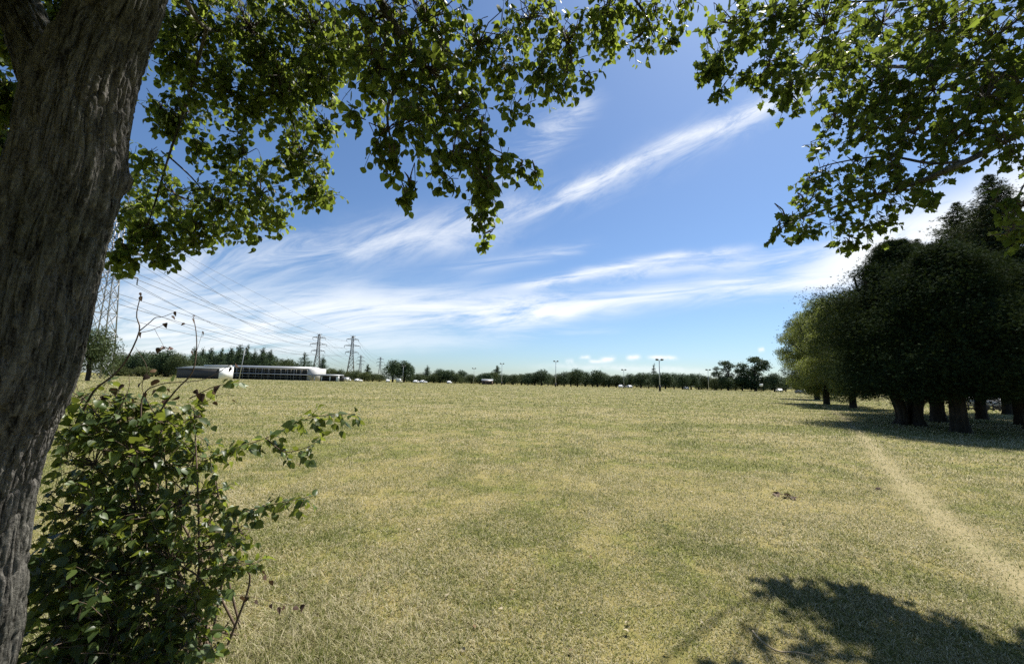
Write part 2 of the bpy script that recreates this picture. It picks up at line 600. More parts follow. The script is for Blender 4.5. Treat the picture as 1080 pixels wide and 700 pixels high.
# ------------------------------------------------------------------ grass
def build_grass():
    rng = np.random.default_rng(3)
    Vs, Ts = [], []
    n0 = 0
    # bands: (y from, y to, blades per m2, length, width)
    bands = [(1.5, 2.6, 24000, 0.026, 0.0036), (2.6, 3.8, 16000, 0.029, 0.0045), (3.8, 5.4, 9500, 0.033, 0.006), (5.4, 8.0, 4600, 0.038, 0.0088),
             (8.0, 12.0, 1800, 0.047, 0.015), (12.0, 18.0, 750, 0.052, 0.024), (18.0, 30.0, 260, 0.06, 0.042), (30.0, 50.0, 75, 0.07, 0.085), (50.0, 85.0, 22, 0.08, 0.15), (85.0, 150.0, 7, 0.09, 0.3), (150.0, 215.0, 2.5, 0.1, 0.5)]
    for y0, y1, dens, ln, wd in bands:
        x0, x1 = -1.45 * y1 - 0.6, 1.45 * y1 + 0.6
        ya, yb = y0 * 0.85, y1 * 1.15      # neighbouring bands fade into one another
        n = int(dens * (x1 - x0) * (yb - ya))
        x = rng.uniform(x0, x1, n)
        y = rng.uniform(ya, yb, n)
        keep = np.abs(x) < 1.42 * y + 0.7
        keep &= rng.random(n) < np.clip((y - ya) / (y0 * 0.3), 0, 1) * np.clip((yb - y) / (y1 * 0.3), 0, 1)
        # tufts: clumpy density
        cl = vnoise(x * 9, y * 9, np.zeros(n), 2) * 0.55 + vnoise(x * 2.3, y * 2.3, np.zeros(n), 4) * 0.6
        keep &= rng.random(n) < np.clip(cl * 1.5 - 0.05, 0.25, 1)
        pd = path_dist(x, y)
        keep &= rng.random(n) < np.clip((pd + 0.06) / 0.36, 0.4, 1)
        x, y, cl = x[keep], y[keep], cl[keep]
        n = len(x)
        az = rng.uniform(0, 2 * np.pi, n)
        tilt = np.abs(rng.normal(1.0, 0.36, n))
        tall = vnoise(x * 0.9, y * 0.9, np.zeros(n), 8)
        l = ln * rng.uniform(0.55, 1.5, n) * (0.6 + 0.8 * tall)
        # rough longer grass round the shrub and the tree
        rough = np.exp(-(((x + 1.7) / 1.1) ** 2 + ((y - 2.5) / 1.1) ** 2))
        l = l * (1 + 1.6 * rough)
        w = wd * rng.uniform(0.6, 1.3, n)
        d = np.stack([np.cos(az) * np.sin(tilt), np.sin(az) * np.sin(tilt), np.cos(tilt)], 1)
        ta = az + np.pi / 2 + rng.normal(0, 0.5, n)
        s = np.stack([np.cos(ta), np.sin(ta), np.zeros(n)], 1)
        b = np.stack([x, y, np.zeros(n)], 1)
        if y1 <= 5.4:
            mid = b + d * (l * 0.55)[:, None]
            tip = mid + unit(d + np.stack([np.cos(az) * 0.35, np.sin(az) * 0.35, -0.25 * np.ones(n)], 1)) * (l * 0.5)[:, None]
            V = np.stack([b - s * w[:, None] / 2, b + s * w[:, None] / 2, mid + s * w[:, None] * 0.4, mid - s * w[:, None] * 0.4, tip], 1)
            k = np.arange(n)[:, None] * 5 + n0
            T = np.concatenate([k + [0, 1, 2], k + [0, 2, 3], k + [3, 2, 4]])
            n0 += n * 5
        else:
            tip = b + d * l[:, None]
            V = np.stack([b - s * w[:, None] / 2, b + s * w[:, None] / 2, tip], 1)
            k = np.arange(n)[:, None] * 3 + n0
            T = k + [0, 1, 2]
            n0 += n * 3
        Vs.append(V.reshape(-1, 3))
        Ts.append(T)
    mb = MB()
    mb.add(np.concatenate(Vs), T=np.concatenate(Ts))
    o = mb.build('grass', M['blade'])
    tag(o, 'short dry mown grass of straw and olive green blades', None, None, 'stuff')
    return o


# ------------------------------------------------------------------ leaves
def leaf_shape(kind):
    """flat leaf of length 1 along +x with normal +z, folded along the midrib; returns verts, tris"""
    if kind == 'round':
        half = [(0.0, 0.0), (0.06, 0.2), (0.25, 0.40), (0.5, 0.44), (0.76, 0.30), (1.0, 0.0)]
    elif kind == 'ovate':
        half = [(0.0, 0.0), (0.03, 0.2), (0.2, 0.38), (0.42, 0.36), (0.72, 0.2), (1.0, 0.0)]
    elif kind == 'lobed':
        half = [(0.0, 0.0), (-0.06, 0.26), (0.16, 0.30), (0.24, 0.58), (0.42, 0.36), (0.62, 0.40), (0.72, 0.20), (1.0, 0.0)]
    elif kind == 'small':
        half = [(0.0, 0.0), (0.4, 0.3), (1.0, 0.0)]
    mids = [(x, 0.0) for x, y in half[1:-1]]
    V, T = [], []
    fold = 0.18

    def curl(x, y):
        return (x, y, abs(y) * fold - 0.28 * x * x * (0.6))
    mid = [curl(max(x, 0.0), 0) for x, y in half]
    n = len(half)
    V += mid
    left = [curl(x, y) for x, y in half[1:-1]]
    right = [curl(x, -y) for x, y in half[1:-1]]
    lo, ro = n, n + n - 2
    V += left + right
    for side, off in ((0, lo), (1, ro)):
        m = n - 2
        tris = [(0, 1, off)]
        for i in range(m - 1):
            tris += [(1 + i, 2 + i, off + i + 1), (1 + i, off + i + 1, off + i)]
        tris += [(m, n - 1, off + m - 1)]
        if side:
            tris = [t[::-1] for t in tris]
        T += tris
    return np.array(V, float), np.array(T, int)


def place_leaves(mb, kind, P, axis, normal, size, rng, wvar=0.2):
    V0, T0 = leaf_shape(kind)
    P, axis, normal = np.asarray(P, float), unit(np.asarray(axis, float)), np.asarray(normal, float)
    side = unit(np.cross(normal, axis))
    normal = np.cross(axis, side)
    n = len(P)
    s = np.asarray(size)
    wv = rng.uniform(1 - wvar, 1 + wvar, n)
    cv = rng.uniform(0.2, 2.6, n)
    V = P[:, None, :] + s[:, None, None] * (V0[None, :, 0, None] * axis[:, None, :] + (V0[None, :, 1] * wv[:, None])[:, :, None] * side[:, None, :]
                                            + (V0[None, :, 2] * cv[:, None])[:, :, None] * normal[:, None, :])
    k = len(V0)
    T = (np.arange(n)[:, None, None] * k + T0[None]).reshape(-1, 3)
    mb.add(V.reshape(-1, 3), T=T)


def rand_dir(rng, n):
    v = rng.normal(size=(n, 3))
    return unit(v)


class Foliage:
    """twigs with leaves set along them"""

    def __init__(self, kind, size, seed, step=0.045):
        self.rng = np.random.default_rng(seed)
        self.kind, self.size, self.step = kind, size, step
        self.P, self.A, self.Nn, self.S = [], [], [], []
        self.twigs = []

    def twig(self, start, d, length, droop=0.5, r=0.0025, bare=0.0, lsize=None, hang=0.55, flat=0.45):
        rng = self.rng
        p = np.array(tuple(start), float)
        d = unit(np.array(tuple(d), float))
        n = max(4, int(length / self.step))
        pts = [p.copy()]
        sgn = 1
        ls = lsize or self.size
        for i in range(n):
            d = unit(d + np.array([0, 0, -droop]) * (1.6 / n) + rng.normal(0, 0.10, 3))
            p = p + d * (length / n)
            pts.append(p.copy())
            if i / n >= bare:
                side = np.cross(d, [0, 0, 1.0])
                if np.linalg.norm(side) < 0.2:
                    side = rng.normal(size=3)
                    side[2] = 0
                side = unit(side) * sgn
                sgn = -sgn
                for rep in range(1 if rng.random() < 0.75 else 2):
                    a = unit(side * 0.9 + d * 0.55 + np.array([0, 0, -hang]) * rng.uniform(0.2, 1.6) + rng.normal(0, 0.28, 3))
                    nn = unit(np.array([0, 0, 1.0]) * flat + rng.normal(0, 0.5, 3))
                    pet = ls * 0.35
                    self.P.append(p + a * pet * 0.6)
                    self.A.append(a)
                    self.Nn.append(nn)
                    self.S.append(ls * rng.uniform(0.55, 1.2) * (1 - 0.25 * i / n))
        # end leaf
        self.P.append(p)
        self.A.append(unit(d + np.array([0, 0, -0.4])))
        self.Nn.append(unit(np.array([0, 0, 1.0]) + rng.normal(0, 0.4, 3)))
        self.S.append(ls * 0.7)
        if r > 0:
            self.twigs.append((pts, np.linspace(r, r * 0.45, len(pts))))
        return pts

    def cluster(self, c, r, ntwig, length=0.35, droop=0.6, hubs=None, thin=0.0035, lsize=None, bias=(0, 0, -0.3), squash=1.0):
        """twigs spread through a ball, each joined to the cluster's own branch point"""
        rng = self.rng
        c = np.array(tuple(c), float)
        for _ in range(ntwig):
            v = rand_dir(rng, 1)[0] * rng.random() ** 0.45 * r
            v[2] *= squash
            s = c + v
            d = unit(v / (r + 1e-6) * 0.7 + np.array(bias) + rng.normal(0, 0.5, 3))
            L_ = length * rng.uniform(0.6, 1.3)
            s0 = s - d * L_ * 0.5
            self.twig(s0, d, L_, droop, thin * 0.75, lsize=lsize)
            if rng.random() < 0.5:
                mid = (c + s0) / 2 + rng.normal(0, r * 0.12, 3) - np.array([0, 0, -0.05 * r])
                self.twigs.append(([c, mid, s0], [thin * 1.5, thin * 1.1, thin * 0.8]))

    def build_leaves(self, name, mat, parent):
        mb = MB()
        P, A, Nn, S = np.array(self.P), np.array(self.A), np.array(self.Nn), np.array(self.S)
        ok = np.linalg.norm(P - np.array([0, 0, CAM_H]), axis=1) > 2.45   # none right before the viewer's face
        place_leaves(mb, self.kind, P[ok], A[ok], Nn[ok], S[ok], self.rng)
        return mb.build(name, mat, parent, smooth=True)

    def build_twigs(self, name, mat, parent, sides=5):
        mb = MB()
        for pts, rr in self.twigs:
            mb.tube(pts, rr, sides, cap=False)
        return mb.build(name, mat, parent, smooth=True)


def px_r(rpx, Y):
    return rpx * Y / F_PX


# ------------------------------------------------------------------ bark trunk with ridges
def bark_tube(pts, radii, nl, ns, seed, depth=0.014, knobs=()):
    P = smooth_path(pts, nl)
    rr = np.interp(np.linspace(0, 1, nl), np.linspace(0, 1, len(radii)), radii)
    V, Q = tube_arrays(P, rr, ns)
    V = V.reshape(nl, ns, 3)
    C = P[:, None, :]
    out = unit(V - C)
    seg = np.concatenate([[0], np.cumsum(np.linalg.norm(np.diff(P, axis=0), axis=1))])
    th = np.linspace(0, 2 * np.pi, ns, endpoint=False)
    Lg = np.repeat(seg[:, None], ns, 1)
    r0 = float(np.mean(radii))
    cx, cy = np.cos(th)[None, :] * r0 + 0 * Lg, np.sin(th)[None, :] * r0 + 0 * Lg
    # warp, then long vertical furrows
    wx = (vnoise(cx * 5, cy * 5, Lg * 2.2, seed) - 0.5) * 0.035
    wy = (vnoise(cx * 5 + 9, cy * 5, Lg * 2.2, seed + 1) - 0.5) * 0.035
    f1 = vnoise((cx + wx) * 46, (cy + wy) * 46, Lg * 5.5, seed + 2)
    f2 = vnoise((cx + wx) * 95, (cy + wy) * 95, Lg * 15, seed + 3)
    f3 = vnoise(cx * 140, cy * 140, Lg * 70, seed + 4)
    crack = np.exp(-((f1 - 0.5) / 0.085) ** 2) + 0.55 * np.exp(-((f2 - 0.5) / 0.10) ** 2)
    f4 = vnoise((cx + wx) * 22, (cy + wy) * 22, Lg * 2.6, seed + 8)
    h = 1.15 - 0.8 * crack - 0.7 * np.exp(-((f4 - 0.5) / 0.06) ** 2) + f3 * 0.3
    lump = (vnoise(cx * 3, cy * 3, Lg * 1.6, seed + 6) - 0.5) * 0.045 * (r0 / 0.25)
    disp = (h - 0.8) * depth + lump
    V = V + out * disp[:, :, None]
    for k, rad, amt in knobs:
        k = np.array(tuple(k))
        dd = np.linalg.norm(V - k, axis=2)
        V = V + out * (amt * np.exp(-(dd / rad) ** 2))[:, :, None]
    return V.reshape(-1, 3), Q


# ------------------------------------------------------------------ the leaning tree on the left
def hang_depth(px, Y):
    """the boughs over the lawn hang close, so that the sun reaches the trunk and the shrub past them"""
    if px < 362:
        return Y
    return Y * float(np.interp(px, (362, 375, 440, 470, 520, 560, 640, 720), (0.72, 0.66, 0.67, 0.72, 0.77, 0.79, 0.80, 0.80)))


def build_left_tree():
    base = np.array([-2.45, 1.78, 0.0])
    root = empty('broadleaf_tree', base)
    tag(root, 'large grey barked forked tree with leaning trunk and leafy crown beside the shrub', 'tree')

    def ctr(xl, xr, py, Y):
        return at((xl + xr) / 2, py, Y), px_r((xr - xl) / 2, Y) * math.cos(math.atan((540 - (xl + xr) / 2) / F_PX))
    Yt = 1.75
    cs = [(-150, 16, 720), (-128, 40, 540), (-90, 62, 450), (-62, 86, 390), (-25, 117, 260), (3, 138, 185), (22, 152, 100), (55, 166, 40), (86, 182, -10), (118, 200, -80), (150, 232, -190)]
    pts, rad = [], []
    for xl, xr, py in cs:
        p, r = ctr(xl, xr, py, Yt - 0.27 + 0.27 * (py + 190) / 910)
        pts.append(p)
        rad.append(r)
    g = pts[0].copy()
    pts = [Vector((g.x - 0.22, g.y - 0.02, -0.15)), Vector((g.x - 0.14, g.y, 0.12))] + pts
    rad = [rad[0] * 1.65, rad[0] * 1.3] + rad
    top = pts[-1]
    pts += [top + Vector((0.15, 0.2, 0.8)), top + Vector((0.4, 0.5, 1.8)), top + Vector((0.5, 0.8, 3.2))]
    rad += [0.11, 0.085, 0.05]
    knob = at(137, 193, 1.72)
    V, Q = bark_tube(pts, rad, 1100, 520, 21, 0.016, [(knob, 0.05, 0.03), (at(60, 30, 1.6), 0.12, 0.03)])
    mb = MB()
    mb.add(V, Q=Q)
    t = mb.build('trunk', M['bark'], root, smooth=True, loc=None)
    t.location = -base
    # left limb of the fork
    lp = [at(82, 190, 1.78), at(68, 120, 1.76), at(46, 65, 1.73), at(20, 10, 1.70), at(-16, -60, 1.68), at(-90, -200, 1.6)]
    lp += [lp[-1] + Vector((-0.5, -0.2, 0.9)), lp[-1] + Vector((-1.0, -0.3, 2.2))]
    lr = [0.06, 0.115, 0.095, 0.082, 0.078, 0.072, 0.06, 0.04]
    V, Q = bark_tube(lp, lr, 260, 180, 33, 0.014)
    mb = MB()
    mb.add(V, Q=Q)
    b = mb.build('limb', M['bark'], root, smooth=True)
    b.location = -base

    fo = Foliage('round', 0.078, 5)
    # (px, py, r px, distance, twigs)
    blobs = [
        (205, 25, 48, 3.9, 34), (262, 30, 55, 4.2, 46), (330, 30, 55, 4.2, 50), (235, 95, 42, 4.1, 32), (300, 100, 48, 4.3, 46),
        (338, 80, 28, 4.0, 20), (195, 118, 26, 4.2, 12), (255, 165, 30, 4.3, 18), (318, 165, 30, 4.2, 22), (330, 200, 16, 4.1, 8), (352, 205, 10, 4.0, 4),
        (185, 205, 30, 4.2, 16), (232, 215, 34, 4.3, 26), (275, 205, 32, 4.2, 24), (205, 240, 22, 4.1, 12), (160, 240, 26, 4.0, 16),
        (135, 262, 16, 3.9, 9), (172, 268, 10, 4.0, 5), (262, 240, 12, 4.1, 4), (150, 205, 18, 4.4, 8), (290, 228, 12, 4.0, 5), (183, 62, 28, 4.0, 14), (170, 118, 16, 4.1, 6), (158, 172, 20, 4.2, 9), (212, 152, 14, 4.2, 5), (288, 62, 34, 4.3, 18), (360, 45, 30, 3.9, 16), (345, 130, 14, 4.1, 5), (140, 225, 20, 4.2, 9), (535, 75, 20, 3.6, 9), (640, 8, 30, 3.9, 10),
        (392, 22, 50, 3.7, 44), (450, 20, 52, 3.6, 46), (398, 72, 38, 3.6, 28), (452, 75, 42, 3.5, 36), (505, 45, 42, 3.6, 34),
        (440, 125, 34, 3.4, 26), (488, 118, 36, 3.4, 30), (505, 158, 28, 3.3, 22), (478, 160, 20, 3.3, 10), (512, 195, 18, 3.3, 14),
        (508, 225, 10, 3.3, 6), (512, 246, 5, 3.3, 3), (545, 110, 16, 3.4, 8), (405, 140, 14, 3.4, 7), (415, 168, 11, 3.4, 6), (432, 190, 8, 3.4, 4), (428, 205, 6, 3.4, 3),
        (470, 185, 9, 3.3, 4), (550, 172, 9, 3.3, 4), (566, 180, 6, 3.3, 3), (532, 165, 10, 3.3, 4), (375, 120, 12, 3.5, 5),
        (560, 20, 40, 3.9, 32), (600, 45, 34, 3.8, 26), (592, 82, 18, 3.7, 10), (568, 75, 22, 3.7, 12), (620, 78, 10, 3.7, 4), (640, 18, 34, 3.9, 24), (640, 42, 14, 3.9, 6),
        (690, 15, 26, 3.9, 15), (676, 38, 16, 3.9, 8), (705, 45, 9, 3.9, 5), (715, 8, 20, 3.9, 8),
        (6, 95, 26, 3.2, 20), (10, 150, 18, 3.2, 12), (12, 40, 24, 3.2, 16), (62, 12, 18, 3.4, 12), (75, -10, 22, 3.4, 14), (-20, 120, 25, 3.2, 12),
    ]
    cen = []
    for px, py, r, Y, n in blobs:
        mid_ = px > 365
        Y = hang_depth(px, Y)
        n *= 0.68 if mid_ else (1.35 if px < 365 and py < 140 else 1.05)
        c = at(px, py, Y)
        cen.append((c, px_r(r, Y)))
        fo.cluster(c, px_r(r, Y), int(n * (2.1 if r > 12 else 1.6)) + 1, (0.26 if r > 12 else 0.17) * (0.85 if mid_ else 1.0), 0.95, lsize=0.062 if mid_ else 0.078)
    # limbs running out through the foliage, seen between the leaves
    bm_ = []

    def limb(pp, r0, r1):
        P = smooth_path(pp, 28)
        bm_.append((P, np.linspace(r0, r1, 28)))
    tr = at(165, -120, 1.85)
    hub = at(330, -140, 3.0)
    limb([at(160, -60, 1.9), at(185, -20, 2.8), at(218, 30, 3.6), at(262, 30, 4.2)], 0.03, 0.012)
    limb([at(218, 30, 3.6), at(196, 110, 4.0), at(178, 165, 4.1), at(160, 225, 4.1), at(150, 250, 4.0)], 0.016, 0.005)
    limb([at(178, 165, 4.1), at(200, 185, 4.2), at(225, 210, 4.3), at(262, 215, 4.2)], 0.01, 0.004)
    limb([at(262, 30, 4.2), at(300, 100, 4.3), at(318, 160, 4.2), at(345, 205, 4.1)], 0.014, 0.004)
    limb([tr, at(260, -180, 2.60), hub, at(400, 0, hang_depth(400, 3.60)), at(440, 60, hang_depth(440, 3.60)), at(470, 120, hang_depth(470, 3.60)), at(503, 170, hang_depth(503, 3.60)), at(512, 245, hang_depth(512, 3.60))], 0.05, 0.003)
    limb([hub, at(480, -120, 3.80), at(560, -20, 3.90), at(600, 50, hang_depth(600, 3.85)), at(595, 85, hang_depth(595, 3.85))], 0.04, 0.004)
    limb([at(480, -120, 3.80), at(600, -80, 3.90), at(670, 0, hang_depth(670, 3.85)), at(690, 40, hang_depth(690, 3.85))], 0.025, 0.004)
    limb([at(440, 60, hang_depth(440, 3.60)), at(410, 110, hang_depth(410, 3.60)), at(415, 160, hang_depth(415, 3.60)), at(428, 205, hang_depth(428, 3.60))], 0.012, 0.003)
    limb([at(503, 150, hang_depth(503, 3.60)), at(530, 162, hang_depth(530, 3.60)), at(566, 182, hang_depth(566, 3.85))], 0.006, 0.003)
    limb([tr, at(240, -90, 2.8), at(300, -20, 3.9), at(335, 30, 4.2)], 0.06, 0.012)
    # unseen crown above the frame, added for shade, left open toward trunk and shrub
    rng = np.random.default_rng(77)
    tries = 0
    made = 0
    while made < 150 and tries < 5000:
        tries += 1
        v = rand_dir(rng, 1)[0] * rng.random() ** 0.4
        c = np.array([-1.6, 2.6, 7.2]) + v * np.array([4.6, 3.9, 3.0])
        u, w = project(c)
        if u > -900 and -110 < w < 900 and -110 < u < 1190:
            continue
        shx, shy = c[0] - c[2] * SUN_DIR.x / SUN_DIR.z, c[1] - c[2] * SUN_DIR.y / SUN_DIR.z
        if shy > 0.5 and shx > -3.1:
            continue
        if c[2] < 3.2 or np.linalg.norm(c - np.array([0, 0, 1.6])) < 1.6:
            continue
        made += 1
        fo.cluster(c, 0.55, 12, 0.4, 0.6, lsize=0.115)
        a = np.array(tuple(tr if c[1] > 1.5 else lp[-2]))
        mid = (a + c) / 2 + np.array([0, 0, 0.35])
        P = smooth_path([a, mid, c], 8)
        bm_.append((P, np.linspace(0.03, 0.006, 8)))
    # unseen boughs added behind and beside the viewer to block the trunk's skylight
    made = tries = 0
    while made < 210 and tries < 9000:
        tries += 1
        v = rand_dir(rng, 1)[0] * rng.random() ** 0.4
        c = np.array([-2.4, -1.0, 4.3]) + v * np.array([4.0, 3.0, 2.6])
        u, w = project(c)
        if (u > -900 and -160 < u < 1240 and -140 < w < 900) or c[1] > 1.6 or c[2] < 1.9:
            continue
        if np.linalg.norm(c - np.array([0, 0, 1.6])) < 1.7:
            continue
        made += 1
        fo.cluster(c, 0.6, 13, 0.42, 0.6, lsize=0.13)
        a = np.array(tuple(lp[-2]))
        bm_.append((smooth_path([a, (a + c) / 2 + np.array([0, 0, 0.35]), c], 8), np.linspace(0.03, 0.006, 8)))
    fl = fo.build_leaves('foliage', M['leaf_left'], root)
    fl.location = -base
    tw = fo.build_twigs('twigs', M['twig'], root)
    tag(tw, kind='stuff')
    tw.location = -base
    big = [x for x in bm_ if x[1][0] > 0.031]
    small = [x for x in bm_ if x[1][0] <= 0.031]
    for P, rr in bm_[:10]:
        mb = MB()
        mb.tube(P, rr, 9, cap=False)
        o = mb.build('branch', M['bark'], root, smooth=True)
        o.location = -base
    mb = MB()
    for P, rr in bm_[10:]:
        mb.tube(P, rr, 6, cap=False)
    o = mb.build('branchlets', M['twig'], root, smooth=True)
    tag(o, kind='stuff')
    o.location = -base
    return root


# ------------------------------------------------------------------ the tree out of frame on the right whose boughs hang in
def bough_depth(px, py, Y, rpx=6):
    """how far the bough hangs: nearer where its shade would reach lawn that lies in the sun"""
    Y = Y * (0.87 if py > 120 else (0.92 if px > 900 else 1.0))
    for _ in range(34):
        c = at(px, py, Y)
        g = c - SUN_DIR * (c.z / SUN_DIR.z)
        r = px_r(rpx, Y) + 0.1
        good = True
        for dx, dy in ((r, 0), (-r, 0), (0, r), (0, -r)):
            u, v = project((g.x + dx, g.y + dy, 0))
            if not (g.y + dy < 0.4 or u > 1230 or v > 712 or (u > 772 and v > 606 + max(0, u - 890) * 0.457)):
                good = False
        if good or Y < 3.1:
            break
        Y *= 0.97
    return Y


def build_right_tree():
    base = np.array([9.2, 4.6, 0.0])
    root = empty('maple_tree', base)
    tag(root, 'broad dark canopy of lobed leaves hanging in over the path from the right', 'tree')
    tp = [(9.2, 4.6, -0.1), (9.2, 4.6, 0.4), (9.15, 4.65, 2.0), (9.0, 4.8, 4.2), (8.8, 5.0, 6.5), (8.7, 5.2, 9.0)]
    V, Q = bark_tube([Vector(p) for p in tp], [0.5, 0.4, 0.32, 0.27, 0.18, 0.07], 90, 80, 44, 0.02)
    mb = MB()
    mb.add(V, Q=Q)
    t = mb.build('trunk', M['bark'], root, smooth=True)
    t.location = -base
    fo = Foliage('lobed', 0.155, 9, step=0.085)
    blobs = [
        (775, 25, 34, 6.8, 18), (762, 62, 16, 6.8, 9), (746, 72, 10, 6.8, 7), (760, 95, 7, 6.8, 4), (785, 80, 12, 6.8, 6), (815, 20, 45, 6.8, 24), (812, 65, 32, 6.7, 14), (835, 92, 26, 6.6, 12), (870, 25, 50, 6.8, 30),
        (930, 25, 55, 6.8, 36), (990, 30, 60, 6.7, 44), (1050, 40, 60, 6.6, 44), (880, 75, 42, 6.6, 24), (930, 90, 42, 6.5, 26),
        (985, 95, 46, 6.4, 32), (1040, 105, 48, 6.3, 32), (1075, 90, 45, 6.2, 26), (880, 125, 26, 6.4, 10), (925, 135, 34, 6.3, 18), (965, 140, 30, 6.2, 15), (1010, 145, 30, 6.1, 15), (1060, 150, 34, 6.0, 15),
        (868, 148, 12, 6.4, 3), (905, 170, 18, 6.2, 7), (940, 172, 22, 6.1, 10), (975, 178, 18, 6.0, 7), (870, 178, 18, 6.1, 7), (855, 188, 14, 6.1, 5), (895, 200, 24, 6.0, 11), (925, 205, 24, 5.9, 11), (955, 200, 16, 5.9, 6),
        (850, 215, 18, 6.1, 7), (828, 228, 12, 6.1, 4), (822, 242, 10, 6.1, 3), (850, 245, 12, 6.1, 5), (880, 232, 18, 6.0, 7), (910, 236, 14, 6.0, 5), (895, 255, 8, 6.0, 3), (930, 228, 14, 5.9, 4), (985, 205, 10, 5.9, 3),
        (1055, 215, 15, 5.6, 6), (1078, 218, 18, 5.5, 8), (1068, 245, 16, 5.5, 7), (1085, 185, 10, 5.6, 3),
    ]
    for px, py, r, Y, n in blobs:
        Y = bough_depth(px, py, Y, r)
        fo.cluster(at(px, py, Y), px_r(r, Y), int(n * (1.15 if py > 150 else 1.5 if r > 12 else 1.2)) + 1, (0.42 if r > 12 else 0.3) * Y / 6.4, 0.6, thin=0.005, lsize=(0.135 if py > 120 else 0.155) * min(1.0, Y / 6.2))
    bm_ = []

    def limb(pp, r0, r1):
        P = smooth_path(pp, 26)
        bm_.append((P, np.linspace(r0, r1, 26)))
    limb([(9.05, 4.75, 3.4), at(1150, 118, bough_depth(1150, 118, 6.6)), at(1085, 138, bough_depth(1085, 138, 6.6)), at(1020, 170, bough_depth(1020, 170, 6.6)), at(960, 195, bough_depth(960, 195, 6.6)), at(900, 212, bough_depth(900, 212, 6.6)), at(850, 228, bough_depth(850, 228, 6.6)), at(822, 240, bough_depth(822, 240, 6.6))], 0.055, 0.004)
    limb([(9.0, 4.8, 4.3), at(1180, 40, bough_depth(1180, 40, 6.6)), at(1080, 60, bough_depth(1080, 60, 6.6)), at(1000, 70, bough_depth(1000, 70, 6.6)), at(920, 70, bough_depth(920, 70, 6.6)), at(850, 70, bough_depth(850, 70, 6.6)), at(800, 40, bough_depth(800, 40, 6.6)), at(745, 70, bough_depth(745, 70, 6.6))], 0.05, 0.003)
    limb([at(1020, 170, bough_depth(1020, 170, 6.6)), at(980, 172, bough_depth(980, 172, 6.6)), at(930, 165, bough_depth(930, 165, 6.6)), at(870, 175, bough_depth(870, 175, 6.6)), at(850, 190, bough_depth(850, 190, 6.6))], 0.02, 0.005)
    limb([at(1080, 60, bough_depth(1080, 60, 6.6)), at(1040, 95, bough_depth(1040, 95, 6.6)), at(985, 118, bough_depth(985, 118, 6.6)), at(925, 135, bough_depth(925, 135, 6.6)), at(880, 128, bough_depth(880, 128, 6.6))], 0.018, 0.004)
    limb([(8.9, 4.9, 5.2), at(1150, -60, bough_depth(1150, -60, 6.6)), at(1050, -10, bough_depth(1050, -10, 6.6)), at(950, 0, bough_depth(950, 0, 6.6)), at(850, 5, bough_depth(850, 5, 6.6)), at(780, 20, bough_depth(780, 20, 6.6))], 0.045, 0.004)
    limb([at(1150, 118, bough_depth(1150, 118, 6.6)), at(1110, 165, bough_depth(1110, 165, 6.6)), at(1080, 195, bough_depth(1080, 195, 6.6)), at(1068, 240, bough_depth(1068, 240, 6.6))], 0.018, 0.004)
    limb([at(850, 70, bough_depth(850, 70, 6.6)), at(832, 90, bough_depth(832, 90, 6.6)), at(842, 108, bough_depth(842, 108, 6.6))], 0.012, 0.005)
    rng = np.random.default_rng(78)  # unseen crown overhead, added to darken the shade but kept off sunlit lawn
    made = tries = 0
    while made < 120 and tries < 6000:
        tries += 1
        v = rand_dir(rng, 1)[0] * rng.random() ** 0.4
        c = np.array([8.2, 5.0, 8.2]) + v * np.array([4.6, 4.2, 4.0])
        u, w = project(c)
        if c[1] > 0.2 and -60 < u < 1150 and -75 < w < 800:
            continue
        sx, sy = c[0] - c[2] * SUN_DIR.x / SUN_DIR.z, c[1] - c[2] * SUN_DIR.y / SUN_DIR.z
        if sy > 0.9 and sx < 1.5 * sy + 1.2:
            continue
        if c[2] < 3.0:
            continue
        made += 1
        fo.cluster(c, 0.75, 11, 0.55, 0.6, thin=0.006, lsize=0.2)
        a = np.array((8.85, 4.95, min(8.5, max(3.0, c[2] - 1.0))))
        bm_.append((smooth_path([a, (a + c) / 2 + np.array([0, 0, 0.3]), c], 8), np.linspace(0.04, 0.008, 8)))
    fl = fo.build_leaves('foliage', M['leaf_right'], root)
    fl.location = -base
    tw = fo.build_twigs('twigs', M['twig'], root)
    tag(tw, kind='stuff')
    tw.location = -base
    for P, rr in bm_[:7]:
        mb = MB()
        mb.tube(P, rr, 8, cap=False)
        o = mb.build('branch', M['bark'], root, smooth=True)
        o.location = -base
    mb = MB()
    for P, rr in bm_[7:]:
        mb.tube(P, rr, 6, cap=False)
    o = mb.build('branchlets', M['twig'], root, smooth=True)
    tag(o, kind='stuff')
    o.location = -base
    return root


